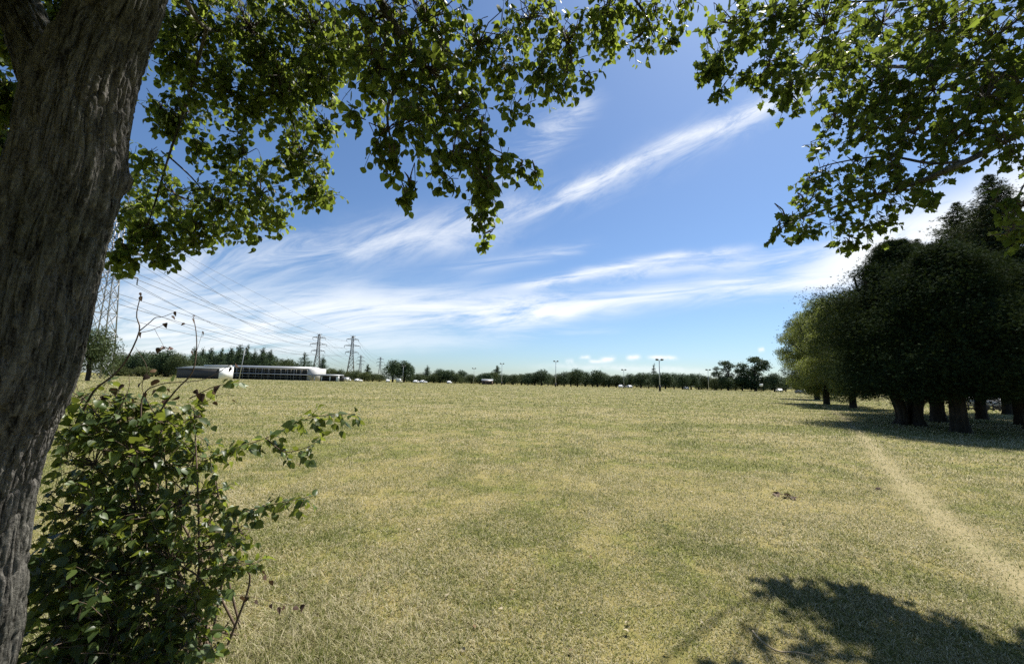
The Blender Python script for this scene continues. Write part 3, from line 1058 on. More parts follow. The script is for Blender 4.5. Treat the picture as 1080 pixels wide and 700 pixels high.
# ------------------------------------------------------------------ shrub at the foot of the tree
def build_shrub():
    base = np.array([-1.9, 2.55, 0.0])
    root = empty('shrub', base)
    tag(root, 'leafy shrub with bare withered shoots growing at the foot of the forked tree', 'shrub')
    fo = Foliage('ovate', 0.066, 15, step=0.042)
    rng = np.random.default_rng(16)
    stems = []
    # leafy mass: (px, py, r px, distance, twigs)
    blobs = [
        (92, 448, 28, 2.35, 12), (88, 420, 18, 2.3, 5), (132, 422, 18, 2.35, 5), (125, 440, 34, 2.35, 20), (170, 440, 28, 2.4, 14), (205, 440, 16, 2.4, 6), (100, 490, 40, 2.3, 30), (160, 485, 42, 2.35, 32), (205, 480, 22, 2.4, 10),
        (86, 540, 36, 2.25, 26), (135, 540, 48, 2.25, 42), (195, 530, 36, 2.3, 24), (230, 520, 16, 2.3, 6), (74, 600, 36, 2.15, 26), (120, 605, 48, 2.15, 42),
        (180, 590, 44, 2.2, 34), (225, 575, 28, 2.25, 14), (252, 560, 14, 2.25, 5), (76, 660, 38, 2.05, 26), (120, 665, 50, 2.05, 42), (175, 650, 40, 2.1, 26), (210, 630, 24, 2.1, 10),
        (105, 720, 52, 2.0, 26), (170, 700, 40, 2.0, 20), (70, 705, 32, 2.0, 16), (200, 672, 22, 2.05, 10), (236, 596, 16, 2.15, 5),
    ]
    for px, py, r, Y, n in blobs:
        Y += 0.22
        c = at(px, py, Y)
        fo.cluster(c, px_r(r, Y), int(n * (1.9 if px < 190 else 1.45)), 0.17, 0.35, thin=0.0026, bias=(0.1, 0, 0.25), lsize=0.06 * rng.uniform(0.8, 1.2))
        b0 = base + np.array([rng.uniform(-0.25, 0.3), rng.uniform(-0.3, 0.25), 0.0])
        c = np.array(tuple(c))
        mid = (b0 * 0.5 + c * 0.5) + np.array([rng.normal(0, 0.05), rng.normal(0, 0.05), 0.12])
        stems.append((smooth_path([b0, mid, c], 12), np.linspace(0.0075, 0.003, 12)))
    # two leafy shoots reaching right, lit by the sun
    for pp, n in (([(205, 492, 2.55), (232, 478, 2.55), (280, 462, 2.50), (325, 441, 2.45), (376, 436, 2.40)], 60), ([(225, 550, 2.45), (262, 538, 2.40), (296, 530, 2.35), (330, 523, 2.30)], 30),
                  ([(280, 462, 2.50), (300, 476, 2.48), (322, 472, 2.45), (335, 465, 2.45)], 14), ([(215, 600, 2.35), (245, 598, 2.32), (275, 592, 2.30)], 14), ([(200, 420, 2.60), (225, 408, 2.60), (246, 404, 2.60)], 4)):
        P = smooth_path([at(*p) for p in pp], 24)
        stems.append((P, np.linspace(0.004, 0.0016, 24)))
        for k in range(n):
            f = (0.12 + 0.88 * k / max(1, n - 1)) * 23
            i = min(22, int(f))
            p = P[i] + (P[i + 1] - P[i]) * (f - i)
            d = unit(P[i + 1] - P[i])
            side = unit(np.cross(d, [0, 0, 1])) * (1 if k % 2 else -1)
            a = unit(side * 0.7 + d * 0.5 + rng.normal(0, 0.35, 3) + np.array([0, 0, rng.uniform(-0.9, 0.5)]))
            fo.P.append(p + a * 0.015)
            fo.A.append(a)
            fo.Nn.append(unit(np.array([0, 0, 1.0]) + rng.normal(0, 0.45, 3)))
            fo.S.append(0.072 * rng.uniform(0.5, 1.15) * (1 - 0.35 * k / n))
            if k % 3 == 0:
                fo.twig(p, a + np.array([0, 0, 0.5]), 0.10, 0.6, 0.0012, lsize=0.06, flat=0.3)
    # bare shoots at the top
    bare = [
        ([(70, 480, 2.50), (95, 418, 2.50), (118, 397, 2.48), (133, 380, 2.46), (147, 349, 2.44), (144, 332, 2.43), (149, 309, 2.42)], 0.007, 0.0022),
        ([(147, 349, 2.44), (158, 340, 2.44), (164, 335, 2.44), (172, 334, 2.44), (182, 330, 2.44)], 0.003, 0.0014),
        ([(147, 351, 2.44), (160, 348, 2.46), (176, 341, 2.48)], 0.0022, 0.0012),
        ([(120, 520, 2.50), (165, 440, 2.55), (185, 412, 2.55), (202, 394, 2.55), (207, 372, 2.55), (207, 352, 2.55), (204, 334, 2.55)], 0.006, 0.002),
        ([(150, 470, 2.50), (150, 420, 2.50), (170, 405, 2.50), (215, 400, 2.52), (247, 382, 2.54)], 0.005, 0.0015),
        ([(165, 440, 2.55), (150, 410, 2.50), (155, 388, 2.48), (143, 366, 2.46)], 0.0025, 0.001),
        ([(100, 470, 2.45), (120, 440, 2.45), (135, 412, 2.44), (136, 395, 2.44)], 0.003, 0.0012),
        ([(185, 440, 2.55), (214, 425, 2.56), (235, 415, 2.56), (248, 418, 2.56)], 0.0025, 0.001),
        ([(163, 347, 2.45), (171, 362, 2.44), (176, 371, 2.44)], 0.001, 0.0008), ([(207, 372, 2.55), (214, 349, 2.56)], 0.001, 0.0008),
        ([(85, 420, 2.48), (80, 400, 2.48), (88, 385, 2.48)], 0.002, 0.001),
        ([(230, 596, 2.35), (262, 594, 2.35), (276, 600, 2.35), (285, 613, 2.35)], 0.002, 0.0009),
        ([(215, 640, 2.40), (245, 628, 2.42), (270, 630, 2.44), (300, 637, 2.46), (324, 637, 2.47)], 0.002, 0.0009),
        ([(205, 660, 2.40), (225, 654, 2.42), (242, 655, 2.44)], 0.002, 0.0009),
    ]
    dead = Foliage('ovate', 0.04, 18)
    for pp, r0, r1 in bare:
        P = smooth_path([at(*p) for p in pp], 22)
        stems.append((P, np.linspace(r0, r1, 22)))
    def dead_at(px, py, Y, s=0.035):
        a = unit(np.array([rng.normal(0, 0.6), rng.normal(0, 0.6), -1.0]))
        dead.P.append(np.array(tuple(at(px, py, Y))))
        dead.A.append(a)
        dead.Nn.append(rand_dir(rng, 1)[0])
        dead.S.append(s * rng.uniform(0.7, 1.3))
    for px, py in [(149, 309), (146, 313), (150, 350), (183, 329), (180, 331), (197, 339), (201, 336), (204, 332), (176, 341), (214, 350), (204, 367), (170, 366), (160, 389), (155, 395), (165, 398), (150, 402), (120, 408), (128, 406), (150, 415), (160, 412),
                   (188, 418), (225, 410), (230, 405), (240, 418), (246, 420), (250, 383), (243, 386), (225, 423), (205, 412), (210, 414), (140, 420), (110, 415), (283, 408), (175, 420), (178, 408)]:
        dead_at(px + rng.uniform(-2, 2), py + rng.uniform(-1, 2), 2.5, 0.03 if py < 370 else 0.045)
    for px, py in [(275, 600), (278, 607), (285, 612), (262, 615), (270, 632), (285, 637), (293, 640), (300, 638), (240, 655), (225, 660), (310, 639), (320, 637), (255, 628), (262, 629)]:
        dead_at(px, py, 2.35 if py < 620 else 2.45, 0.04)
    # ground-hugging leaf litter under the shoots stays with the withered leaves
    f = fo.build_leaves('foliage', M['leaf_shrub'], root)
    f.location = -base
    d = dead.build_leaves('withered_leaves', M['leaf_dead'], root)
    tag(d, 'withered brown leaves on the bare shoots', kind='stuff')
    d.location = -base
    # pale dried flower head hanging from the bare shoot
    mb = MB()
    c = np.array(tuple(at(176, 367, 2.44)))
    for k in range(26):
        a = rand_dir(rng, 1)[0]
        a[2] = abs(a[2]) * 0.5 - 0.25
        mbP = c + a * 0.012
        place_leaves(mb, 'small', [mbP], [a], [rand_dir(rng, 1)[0]], np.array([0.024]), rng)
    h = mb.build('dry_flower_head', plain('pale_dry_petals', (0.55, 0.42, 0.40), 0.8, var=0.3, scale=60), root)
    h.location = -base
    for P, rr in stems[-19:]:
        mb = MB()
        mb.tube(P, rr, 6, cap=False)
        o = mb.build('stem', M['stem'], root, smooth=True)
        o.location = -base
    for P, rr in stems[:-19]:
        mb = MB()
        mb.tube(P, rr, 6, cap=False)
        o = mb.build('stem', M['stem'], root, smooth=True)
        o.location = -base
    mb = MB()
    for P, rr in fo.twigs:
        mb.tube(P, rr, 4, cap=False)
    o = mb.build('twigs', M['stem'], root, smooth=True)
    tag(o, kind='stuff')
    o.location = -base
    return root


# ------------------------------------------------------------------ trees in general
def crown_points(lobes, n, rng, shell=0.6):
    """points spread through ellipsoid lobes, most of them near the skin; returns points and outward directions"""
    vol = np.array([l[3] * l[4] * l[5] for l in lobes]) ** 0.67
    pick = rng.choice(len(lobes), n, p=vol / vol.sum())
    Lb = np.array(lobes)[pick]
    d = rand_dir(rng, n)
    r = 1 - shell * rng.random(n) ** 2.2
    r *= 1 + np.clip(rng.normal(0, 0.06, n), -0.2, 0.09)
    P = Lb[:, :3] + d * Lb[:, 3:6] * r[:, None]
    return P, unit(d / Lb[:, 3:6])


def spray_shape(k=5, fan=1.5):
    """a flat fan of thin blades, length 1 along +x"""
    V, T = [], []
    for i in range(k):
        a = (i / (k - 1) - 0.5) * fan
        l = 1 - 0.35 * abs(a)
        o = 0.35 * (i % 3) / 3
        c, s = math.cos(a), math.sin(a)
        b = (o * c * 0.5, o * s * 0.3, 0.0)
        w = 0.05
        V += [(b[0] - s * w, b[1] + c * w, 0), (b[0] + s * w, b[1] - c * w, 0), (b[0] + l * c, b[1] + l * s, -0.12 * l)]
        T.append((3 * i, 3 * i + 1, 3 * i + 2))
    return np.array(V), np.array(T)


def clump_shape(k, rng):
    """a tuft of k leaf faces of size about 1"""
    V, T = [], []
    for i in range(k):
        c = rng.normal(0, 0.35, 3)
        a, b = rand_dir(rng, 2)
        V += [c - a * 0.3, c + b * 0.32, c + a * 0.35 + b * 0.1]
        T.append((3 * i, 3 * i + 1, 3 * i + 2))
    return np.array(V), np.array(T)


def scatter(mb, V0, T0, P, A, Nn, S):
    A = unit(A)
    side = unit(np.cross(Nn, A))
    Nn = np.cross(A, side)
    V = P[:, None] + S[:, None, None] * (V0[None, :, 0, None] * A[:, None] + V0[None, :, 1, None] * side[:, None] + V0[None, :, 2, None] * Nn[:, None])
    k = len(V0)
    T = (np.arange(len(P))[:, None, None] * k + T0[None]).reshape(-1, 3)
    mb.add(V.reshape(-1, 3), T=T)


def limbs_to(mb, base, hubs, r0, r1, rng, seg=6, sides=6):
    for h in hubs:
        h = np.array(h, float)
        mid = base * 0.5 + h * 0.5 + rng.normal(0, 0.1 * np.linalg.norm(h - base), 3) * np.array([1, 1, 0.4])
        mb.tube(smooth_path([base, mid, h], seg), np.linspace(r0, r1, seg), sides, cap=False)


def conifer_tree(name, seed, H, rad, skirt, nspray, size, mat, trunk_r, stems=1, peak=1.0):
    """dense cypress-like tree: tiers of flat drooping sprays round the stem"""
    rng = np.random.default_rng(seed)
    root = empty(name)
    mb = MB()
    for k in range(stems):
        a = k * 2.4 + 0.5
        off = np.array([math.cos(a), math.sin(a), 0]) * (trunk_r * 1.35 if stems > 1 else 0)
        tip = np.array([math.cos(a) * rad * 0.5 * (stems > 1), math.sin(a) * rad * 0.5 * (stems > 1), H * 0.85])
        pts = [Vector(off * 1.3 + np.array([0, 0, -0.1])), Vector(off + np.array([0, 0, 0.5])), Vector(off + (tip - off) * 0.3), Vector(off + (tip - off) * 0.65), Vector(tip)]
        tr_ = trunk_r * (0.9 if stems == 1 else 0.62)
        V, Q = bark_tube(pts, [tr_ * 1.5, tr_ * 1.05, tr_ * 0.9, tr_ * 0.5, tr_ * 0.12], 70, 40, seed + k, 0.03)
        mb.add(V, Q=Q)
    t = mb.build('trunk', M['dark_bark'], root, smooth=True)
    # boughs
    nb = int(26 + H * 5)
    mbb = MB()
    P, A, S = [], [], []
    for i in range(nb):
        f = (i + rng.random()) / nb
        z = skirt + (H - skirt) * f ** 1.05
        prof = (1 - f ** 2.2) ** 0.55 * (0.72 + 0.28 * min(1, f * 5)) if peak < 0.5 else (1 - f) ** 0.75 * (0.75 + 0.25 * min(1, f * 5))
        Rb = max(0.35 if peak < 0.5 else 0.1, rad * prof * rng.uniform(0.72, 1.12))
        for q in range(max(3, int(6 + 5 * prof))):
            az = i * 2.399 + q * 2 * np.pi / max(3, int(6 + 5 * prof)) + rng.normal(0, 0.35)
            lum = vnoise(np.array([math.cos(az) * 1.6 + 7]), np.array([math.sin(az) * 1.6 + 7]), np.array([z * 0.7]), seed)[0]
            Rr = Rb * rng.uniform(0.7, 1.12) * (0.48 + 1.0 * lum) * (0.9 + 0.2 * math.sin(z * 5.0 + az * 2.0))
            if z < skirt + 0.9 * vnoise(np.array([math.cos(az) * 2.2 + 3]), np.array([math.sin(az) * 2.2 + 3]), np.array([0.5]), seed + 9)[0] ** 1.0 and rng.random() < 0.8:
                continue
            end = np.array([math.cos(az) * Rr, math.sin(az) * Rr, z + Rr * rng.uniform(-0.12, 0.16)])
            st = np.array([0, 0, z - Rr * 0.12])
            midp = (st + end) / 2 + np.array([0, 0, 0.08 * Rr])
            path = smooth_path([st, midp, end], 9)
            if q % 2 == 0:
                mbb.tube(path[:8], np.linspace(0.05 * trunk_r / 0.4 + 0.01, 0.008, 8), 4, cap=False)
            m = max(4, int(nspray / (nb * 8) * min(1.5, max(0.1, 1.5 * Rr / rad) if peak > 0.5 else 1.0)))
            u = 1 - rng.random(m) ** 1.7 * 0.75
            ii = np.clip((u * 8), 0, 7.99)
            i0 = ii.astype(int)
            pp = path[i0] + (path[i0 + 1] - path[i0]) * (ii - i0)[:, None]
            spread = 0.16 * Rr + (0.12 if peak < 0.5 else 0.05)
            pp = pp + np.clip(rng.normal(0, 1, (m, 3)), -1.7, 1.7) * np.array([spread, spread, spread * 0.42])
            outd = np.array([math.cos(az), math.sin(az), 0.0])
            far_ = rng.random(m) < 0.07
            pp[far_] = path[8] + outd * rng.uniform(-0.2, 0.2, (far_.sum(), 1)) * min(1.2, Rr * 0.5) + rng.normal(0, 0.07, (far_.sum(), 3))
            P.append(pp)
            A.append(outd[None] + rng.normal(0, 0.75, (m, 3)) + np.array([0, 0, -0.15]))
            S.append(size * rng.uniform(0.6, 1.3, m))
    P, A, S = np.concatenate(P), np.concatenate(A), np.concatenate(S)
    low = skirt * 0.55 - 0.15 + 1.7 * (vnoise(P[:, 0] * 0.9 + 5, P[:, 1] * 0.9 + 5, P[:, 2] * 0, seed + 3) - 0.25)
    ok = P[:, 2] > np.maximum(low, 1.0)
    P, A, S = P[ok], A[ok], S[ok]
    V0, T0 = spray_shape()
    mc = MB()
    Nn = np.array([0, 0, 1.0]) + RNG.normal(0, 0.6, (len(P), 3))
    scatter(mc, V0, T0, P, A, Nn, S)
    mc.build('crown', mat, root)
    mbb.build('boughs', M['dark_bark'], root)
    root.children[-1] if root.children else None
    return root


def broadleaf_tree(name, seed, H, lobes, n, size, mat, trunk_r, clump=5, trunk_top=0.55, bark='dark_bark', shell=0.6):
    rng = np.random.default_rng(seed)
    root = empty(name)
    mb = MB()
    zt = H * trunk_top
    pts = [Vector((0, 0, -0.1)), Vector((0, 0, zt * 0.3)), Vector((rng.normal(0, 0.02) * H, rng.normal(0, 0.02) * H, zt * 0.7)), Vector((rng.normal(0, 0.03) * H, 0, zt))]
    mb.tube(smooth_path(pts, 10), np.linspace(trunk_r * 1.25, trunk_r * 0.6, 10), 8, cap=False)
    base = np.array(tuple(pts[2]))
    limbs_to(mb, base, [l[:3] for l in lobes], trunk_r * 0.5, trunk_r * 0.12, rng)
    mb.build('trunk', M[bark], root, smooth=True)
    P, out = crown_points(lobes, n, rng, shell)
    V0, T0 = clump_shape(clump, rng)
    mc = MB()
    scatter(mc, V0, T0, P, rand_dir(rng, n), rand_dir(rng, n), size * rng.uniform(0.6, 1.4, n))
    mc.build('crown', mat, root)
    return root


def round_lobes(rng, H, W, z0, k):
    """k lobes that make an uneven crown between z0 and H with half width W"""
    out = []
    for i in range(k):
        a = i * 2.4 + rng.random()
        f = (i + 0.5) / k
        z = z0 + (H - z0) * (0.22 + 0.6 * f)
        rr = W * (0.5 - 0.35 * f) * rng.uniform(0.6, 1.3)
        s = W * rng.uniform(0.45, 0.65) * (1.1 - 0.4 * f)
        out.append((math.cos(a) * rr, math.sin(a) * rr, z, s, s, min(s * 0.95, (H - z) * 1.0 + 0.02)))
    return out


def lumpy_lobes(rng, H, W, z0, k, sz):
    """many small lobes over an egg-shaped crown, with a core, so that the outline is uneven"""
    out = [(0, 0, z0 + (H - z0) * 0.42, W * 0.62, W * 0.62, (H - z0) * 0.36)]
    zc, hz = (z0 + H) / 2, (H - z0) / 2
    for i in range(k):
        f = (i + 0.5) / k * 2 - 1
        a = i * 2.39996 + rng.normal(0, 0.35)
        w = W * math.sqrt(max(0.02, 1 - abs(f) ** 2.4)) * rng.uniform(0.62, 0.98) * (1.0 if f < 0.1 else 1 - 0.25 * f)
        s = sz * rng.uniform(0.65, 1.35)
        out.append((math.cos(a) * w, math.sin(a) * w, zc + hz * f * 0.93 + rng.normal(0, 0.15), s, s, s * rng.uniform(0.6, 0.85)))
    return out


def finish(root, loc, s=1.0, rz=0.0, label=None, cat=None, group=None, sx=None):
    root.location = loc
    root.rotation_euler = (0, 0, rz)
    root.scale = (sx or s, sx or s, s)
    tag(root, label, cat, group)
    return root


# ------------------------------------------------------------------ far trees
def far_prototypes():
    P = {}
    rng = np.random.default_rng(5)
    for i in range(5):
        lob = round_lobes(rng, 1.0, 0.5, 0.18, 9)
        P[f'round{i}'] = ('broadleaf_tree', lambda i=i, lob=lob: broadleaf_tree('broadleaf_tree', 50 + i, 1.0, lob, 1500, 0.085, M['far_dark'] if i < 3 else M['far_mid'], 0.035, 4, 0.5))
    for i in range(2):
        lob = round_lobes(rng, 1.0, 0.62, 0.05, 8)
        P[f'bush{i}'] = ('bushy_tree', lambda i=i, lob=lob: broadleaf_tree('bushy_tree', 60 + i, 1.0, lob, 1200, 0.1, M['far_pale'] if i else M['far_mid'], 0.04, 4, 0.45))
    for i in range(3):
        def pine(i=i):
            r2 = np.random.default_rng(70 + i)
            lob = []
            for k in range(11):
                f = k / 10
                w = 0.30 * (1 - f) ** 0.8 + 0.03
                a = k * 2.4
                lob.append((math.cos(a) * w * 0.35, math.sin(a) * w * 0.35, 0.14 + 0.82 * f, w * r2.uniform(0.75, 1.1), w * r2.uniform(0.75, 1.1), 0.07))
            return broadleaf_tree('pine_tree', 70 + i, 1.0, lob, 1500, 0.06, M['far_dark'], 0.03, 4, 0.9, shell=0.9)
        P[f'pine{i}'] = ('pine_tree', pine)

    def cedar():
        r2 = np.random.default_rng(81)
        lob = []
        for k, (z, w) in enumerate([(0.3, 0.5), (0.42, 0.55), (0.54, 0.42), (0.66, 0.3), (0.78, 0.18), (0.9, 0.09), (0.97, 0.05)]):
            lob.append((r2.normal(0, 0.04), r2.normal(0, 0.04), z, w, w, 0.045))
        return broadleaf_tree('cedar_tree', 81, 1.0, lob, 1300, 0.06, M['far_dark'], 0.03, 4, 0.95)
    P['cedar'] = ('cedar_tree', cedar)
    for i in range(2):
        def gum(i=i):
            r2 = np.random.default_rng(90 + i)
            lob = []
            spots = [(-0.18, 0.9, .10), (-0.02, 0.93, .1), (0.12, 0.84, .12), (-0.22, 0.74, .1), (0.02, 0.7, .13), (0.22, 0.66, .1), (-0.15, 0.55, .13), (0.12, 0.5, .14), (-0.05, 0.36, .17), (0.2, 0.34, .13), (-0.22, 0.33, .13), (0.0, 0.2, .18)]
            for x, z, s in spots:
                s *= r2.uniform(0.8, 1.15)
                lob.append((x * (1.1 if i else 0.9) + r2.normal(0, 0.03), r2.normal(0, 0.12), z, s, s, s * 0.75))
            return broadleaf_tree('gum_tree', 90 + i, 1.0, lob, 2400, 0.062, M['far_dark'], 0.022, 4, 0.62)
        P[f'gum{i}'] = ('gum_tree', gum)
    return P


FAR = far_prototypes()
MADE = {}
TOP, WID = {}, {}


def far_tree(key, px, top, Y, wpx, label, group=None, up=0.0):
    g = ground(px, Y)
    H = height_for(px, top, Y)
    W = px_r(wpx, Y) * 1.12
    nat = {'r': 1.0, 'b': 1.2, 'p': 0.62, 'c': 1.0, 'g': 0.75}[key[0]]
    if key not in MADE:
        MADE[key] = FAR[key][1]()
        o = MADE[key]
        cr = [c for c in o.children if c.name.startswith('crown')][0]
        co = np.zeros(len(cr.data.vertices) * 3, np.float32)
        cr.data.vertices.foreach_get('co', co)
        co = co.reshape(-1, 3)
        TOP[key] = float(np.percentile(co[:, 2], 99.3))
        WID[key] = float(np.percentile(np.abs(co[:, :2]), 97)) * 2
    else:
        o = copy_tree(MADE[key])
    for k in ('group', 'label', 'category'):
        if k in o:
            del o[k]
    o.location = g
    o.rotation_euler = (0, 0, random.uniform(-0.4, 0.4) if key[0] in 'g' else random.uniform(0, 6.28))
    sx = W / WID[key]
    o.scale = (sx, sx, H / TOP[key] * 1.04)
    tag(o, label, 'tree', group)
    return o


def build_far_trees():
    rnd = random.Random(4)
    # behind the sheds on the left: (px, top, kind, width px)
    def run(items, Y0, Y1, label, group, special={}):
        for i, (px, top, key, w) in enumerate(items):
            Y = rnd.uniform(Y0, Y1)
            far_tree(key, px, top, Y, w, special.get(px, label), None if px in special else group)
    run([(132, 374, 'round3', 18), (146, 372, 'round0', 20), (160, 373, 'round4', 20), (174, 371, 'round1', 20), (188, 374, 'round3', 18), (122, 377, 'bush0', 18)], 215, 240,
        'rounded tree in the dark clump left of the white ended shed', 'trees left of the white shed')
    run([(202, 369, 'pine0', 14), (211, 370, 'pine1', 13), (220, 369, 'pine2', 14), (231, 370, 'pine0', 14), (241, 369, 'pine1', 14), (250, 366, 'pine2', 16), (258, 367, 'pine0', 14), (266, 372, 'pine1', 13), (275, 369, 'pine2', 14), (283, 372, 'pine0', 14), (226, 375, 'round0', 18), (246, 374, 'round1', 18), (268, 376, 'round2', 18), (206, 376, 'round2', 16)], 245, 275,
        'dark pine rising in the close row behind the long pavilion roof', 'pines behind the pavilion',
        {226: 'rounded dark tree between the pines behind the left end of the pavilion', 246: 'rounded dark tree below the tallest pine behind the pavilion', 268: 'rounded dark tree at the right of the pines behind the pavilion', 206: 'rounded dark tree behind the ridge of the white ended shed'})
    far_tree('round3', 92, 348, 75, 36, 'dark bushy tree showing beside the forked trunk, in front of the large near pylon')
    run([(px, rnd.uniform(383, 388), f'bush{k % 2}', 17) for k, px in enumerate(range(112, 205, 13))], 205, 225, 'low bush under the dark clump of trees left of the white ended shed', 'low bushes left of the shed')
    run([(px, 374.5, f'round{k % 3}', 22) for k, px in enumerate((212, 236, 256, 280))], 285, 300, 'dark rounded tree closing the gaps behind the pavilion pines', 'trees behind the pavilion pines')
    far_tree('round4', 301, 380, 250, 22, 'low broad tree showing above the pavilion roof between the pines and the cedar')
    far_tree('cedar', 319, 374, 245, 20, 'spreading cedar with a pointed top behind the right end of the pavilion')
    far_tree('pine1', 339, 378, 250, 11, 'lone conical conifer beside the foot of the left lattice pylon')
    run([(349, 389, 'bush1', 14), (358, 390, 'bush0', 13), (367, 392, 'bush1', 12), (376, 391, 'bush0', 13), (384, 393, 'bush1', 13), (393, 394, 'bush0', 13), (400, 395, 'bush1', 12), (332, 389, 'bush0', 12)], 235, 250,
        'low pale green bushy tree in the run below the far pylons', 'bushy trees below the pylons')
    far_tree('pine2', 387, 385.5, 255, 9, 'small pointed conifer just left of the rightmost pylon')
    far_tree('round0', 414, 381, 235, 18, 'tall dense dark tree, left of the pair right of the pylons')
    far_tree('round1', 426, 382, 238, 16, 'tall dense dark tree, right one of the pair right of the pylons')
    far_tree('pine0', 434, 387, 245, 9, 'narrow dark conifer hard against the right of the tall dense pair of trees')
    far_tree('pine1', 450, 387.5, 240, 10, 'slim spired conifer standing out of the low trees left of the pale roofed house')
    run([(441, 394, 'bush0', 13), (447, 395, 'round3', 12), (457, 394, 'bush0', 14), (464, 390, 'round0', 14), (473, 391, 'round1', 14), (480, 394, 'bush0', 13), (487, 391, 'round2', 13), (497, 395, 'round3', 13), (506, 396, 'round0', 12)], 228, 245,
        'rounded tree in the row between the spired conifer and the house', 'trees left of the pale roofed house')
    far_tree('pine2', 524, 387, 250, 12, 'pointed conifer rising behind the pale roofed house')
    run([(512, 394, 'round1', 15), (519, 393, 'round4', 15), (532, 395, 'round2', 13), (541, 395, 'round3', 14), (550, 395, 'round4', 14), (557, 394, 'round0', 13), (564, 394, 'round1', 13), (578, 395, 'round3', 13)], 222, 240,
        'rounded tree in the row between the house and the left tall floodlight', 'trees between the house and the left floodlight')
    far_tree('round2', 571, 390.5, 226, 18, 'broad domed tree, the highest just left of the left tall floodlight')
    run([(588, 395, 'round3', 13), (595, 393, 'round2', 14), (602, 393, 'round4', 13), (617, 393, 'round0', 13), (625, 396, 'round3', 12), (642, 397, 'round1', 13), (650, 396, 'round4', 13), (657, 397, 'round2', 12), (665, 395, 'round0', 13), (676, 394, 'round1', 14), (684, 394, 'round2', 13), (637, 394, 'round3', 13)], 205, 222,
        'rounded dark tree in the far row between the two tall floodlights', 'trees between the tall floodlights')
    far_tree('round0', 609, 390, 210, 16, 'highest domed tree right of the left tall floodlight')
    far_tree('round1', 630, 391.5, 208, 15, 'second highest domed tree between the two tall floodlights')
    far_tree('cedar', 690, 385.5, 235, 9, 'grey-green conifer with tiered spire just left of the right tall floodlight')
    run([(693, 395, 'round0', 13), (702, 394, 'round1', 14), (711, 394, 'round2', 13), (720, 395, 'round0', 14), (729, 395, 'round1', 13), (737, 395, 'round2', 14), (746, 397.5, 'round4', 12), (754, 399, 'round3', 12), (761, 398, 'round0', 12)], 185, 200,
        'round-headed dark tree in the far row right of the right tall floodlight', 'round trees right of the right floodlight')
    far_tree('gum0', 768, 382.5, 185, 19, 'open-crowned gum tree with forked top, left one of the two high far trees')
    far_tree('gum1', 797, 379, 185, 27, 'open-crowned gum tree, wider right one of the two high far trees')
    far_tree('round1', 783, 396, 188, 13, 'low round tree between the two open-crowned gum trees')
    far_tree('round0', 817, 394.5, 180, 15, 'round dark tree just right of the wider gum tree')
    far_tree('round4', 829, 399, 190, 11, 'small pale tree between the round dark tree and the olive tree')
    run([(842, 393, 'round2', 22), (858, 394, 'round1', 20), (874, 396, 'round0', 20), (890, 395, 'round2', 20)], 150, 170,
        'dark far tree half hidden behind the olive tree of the near row', 'far trees behind the near row')
    run([(805, 400, 'bush0', 14), (776, 400, 'bush0', 14), (756, 402, 'bush0', 12), (740, 401, 'bush0', 12)], 200, 215,
        'low bush filling the gap under the far gum trees', 'low bushes below the far gums')
    # far right, seen below and between the near row
    run([(px, rnd.uniform(385, 398), f'round{rnd.randrange(5)}', 34) for px in (915, 945, 975, 1008, 1040, 1075, 1110, 1150)], 118, 135,
        'dark far tree seen through the gaps under the near row', 'far trees beyond the near row')
    # second rank, so that no sky shows low between the trunks
    for px in range(430, 840, 11):
        base = 400 if px < 560 else 401 + (px - 560) * 0.012
        far_tree(f'bush0', px + rnd.uniform(-3, 3), base - rnd.uniform(0, 3), rnd.uniform(262, 285), 16, 'low bush of the hedge behind the far row of trees', 'hedge bushes behind the far trees')


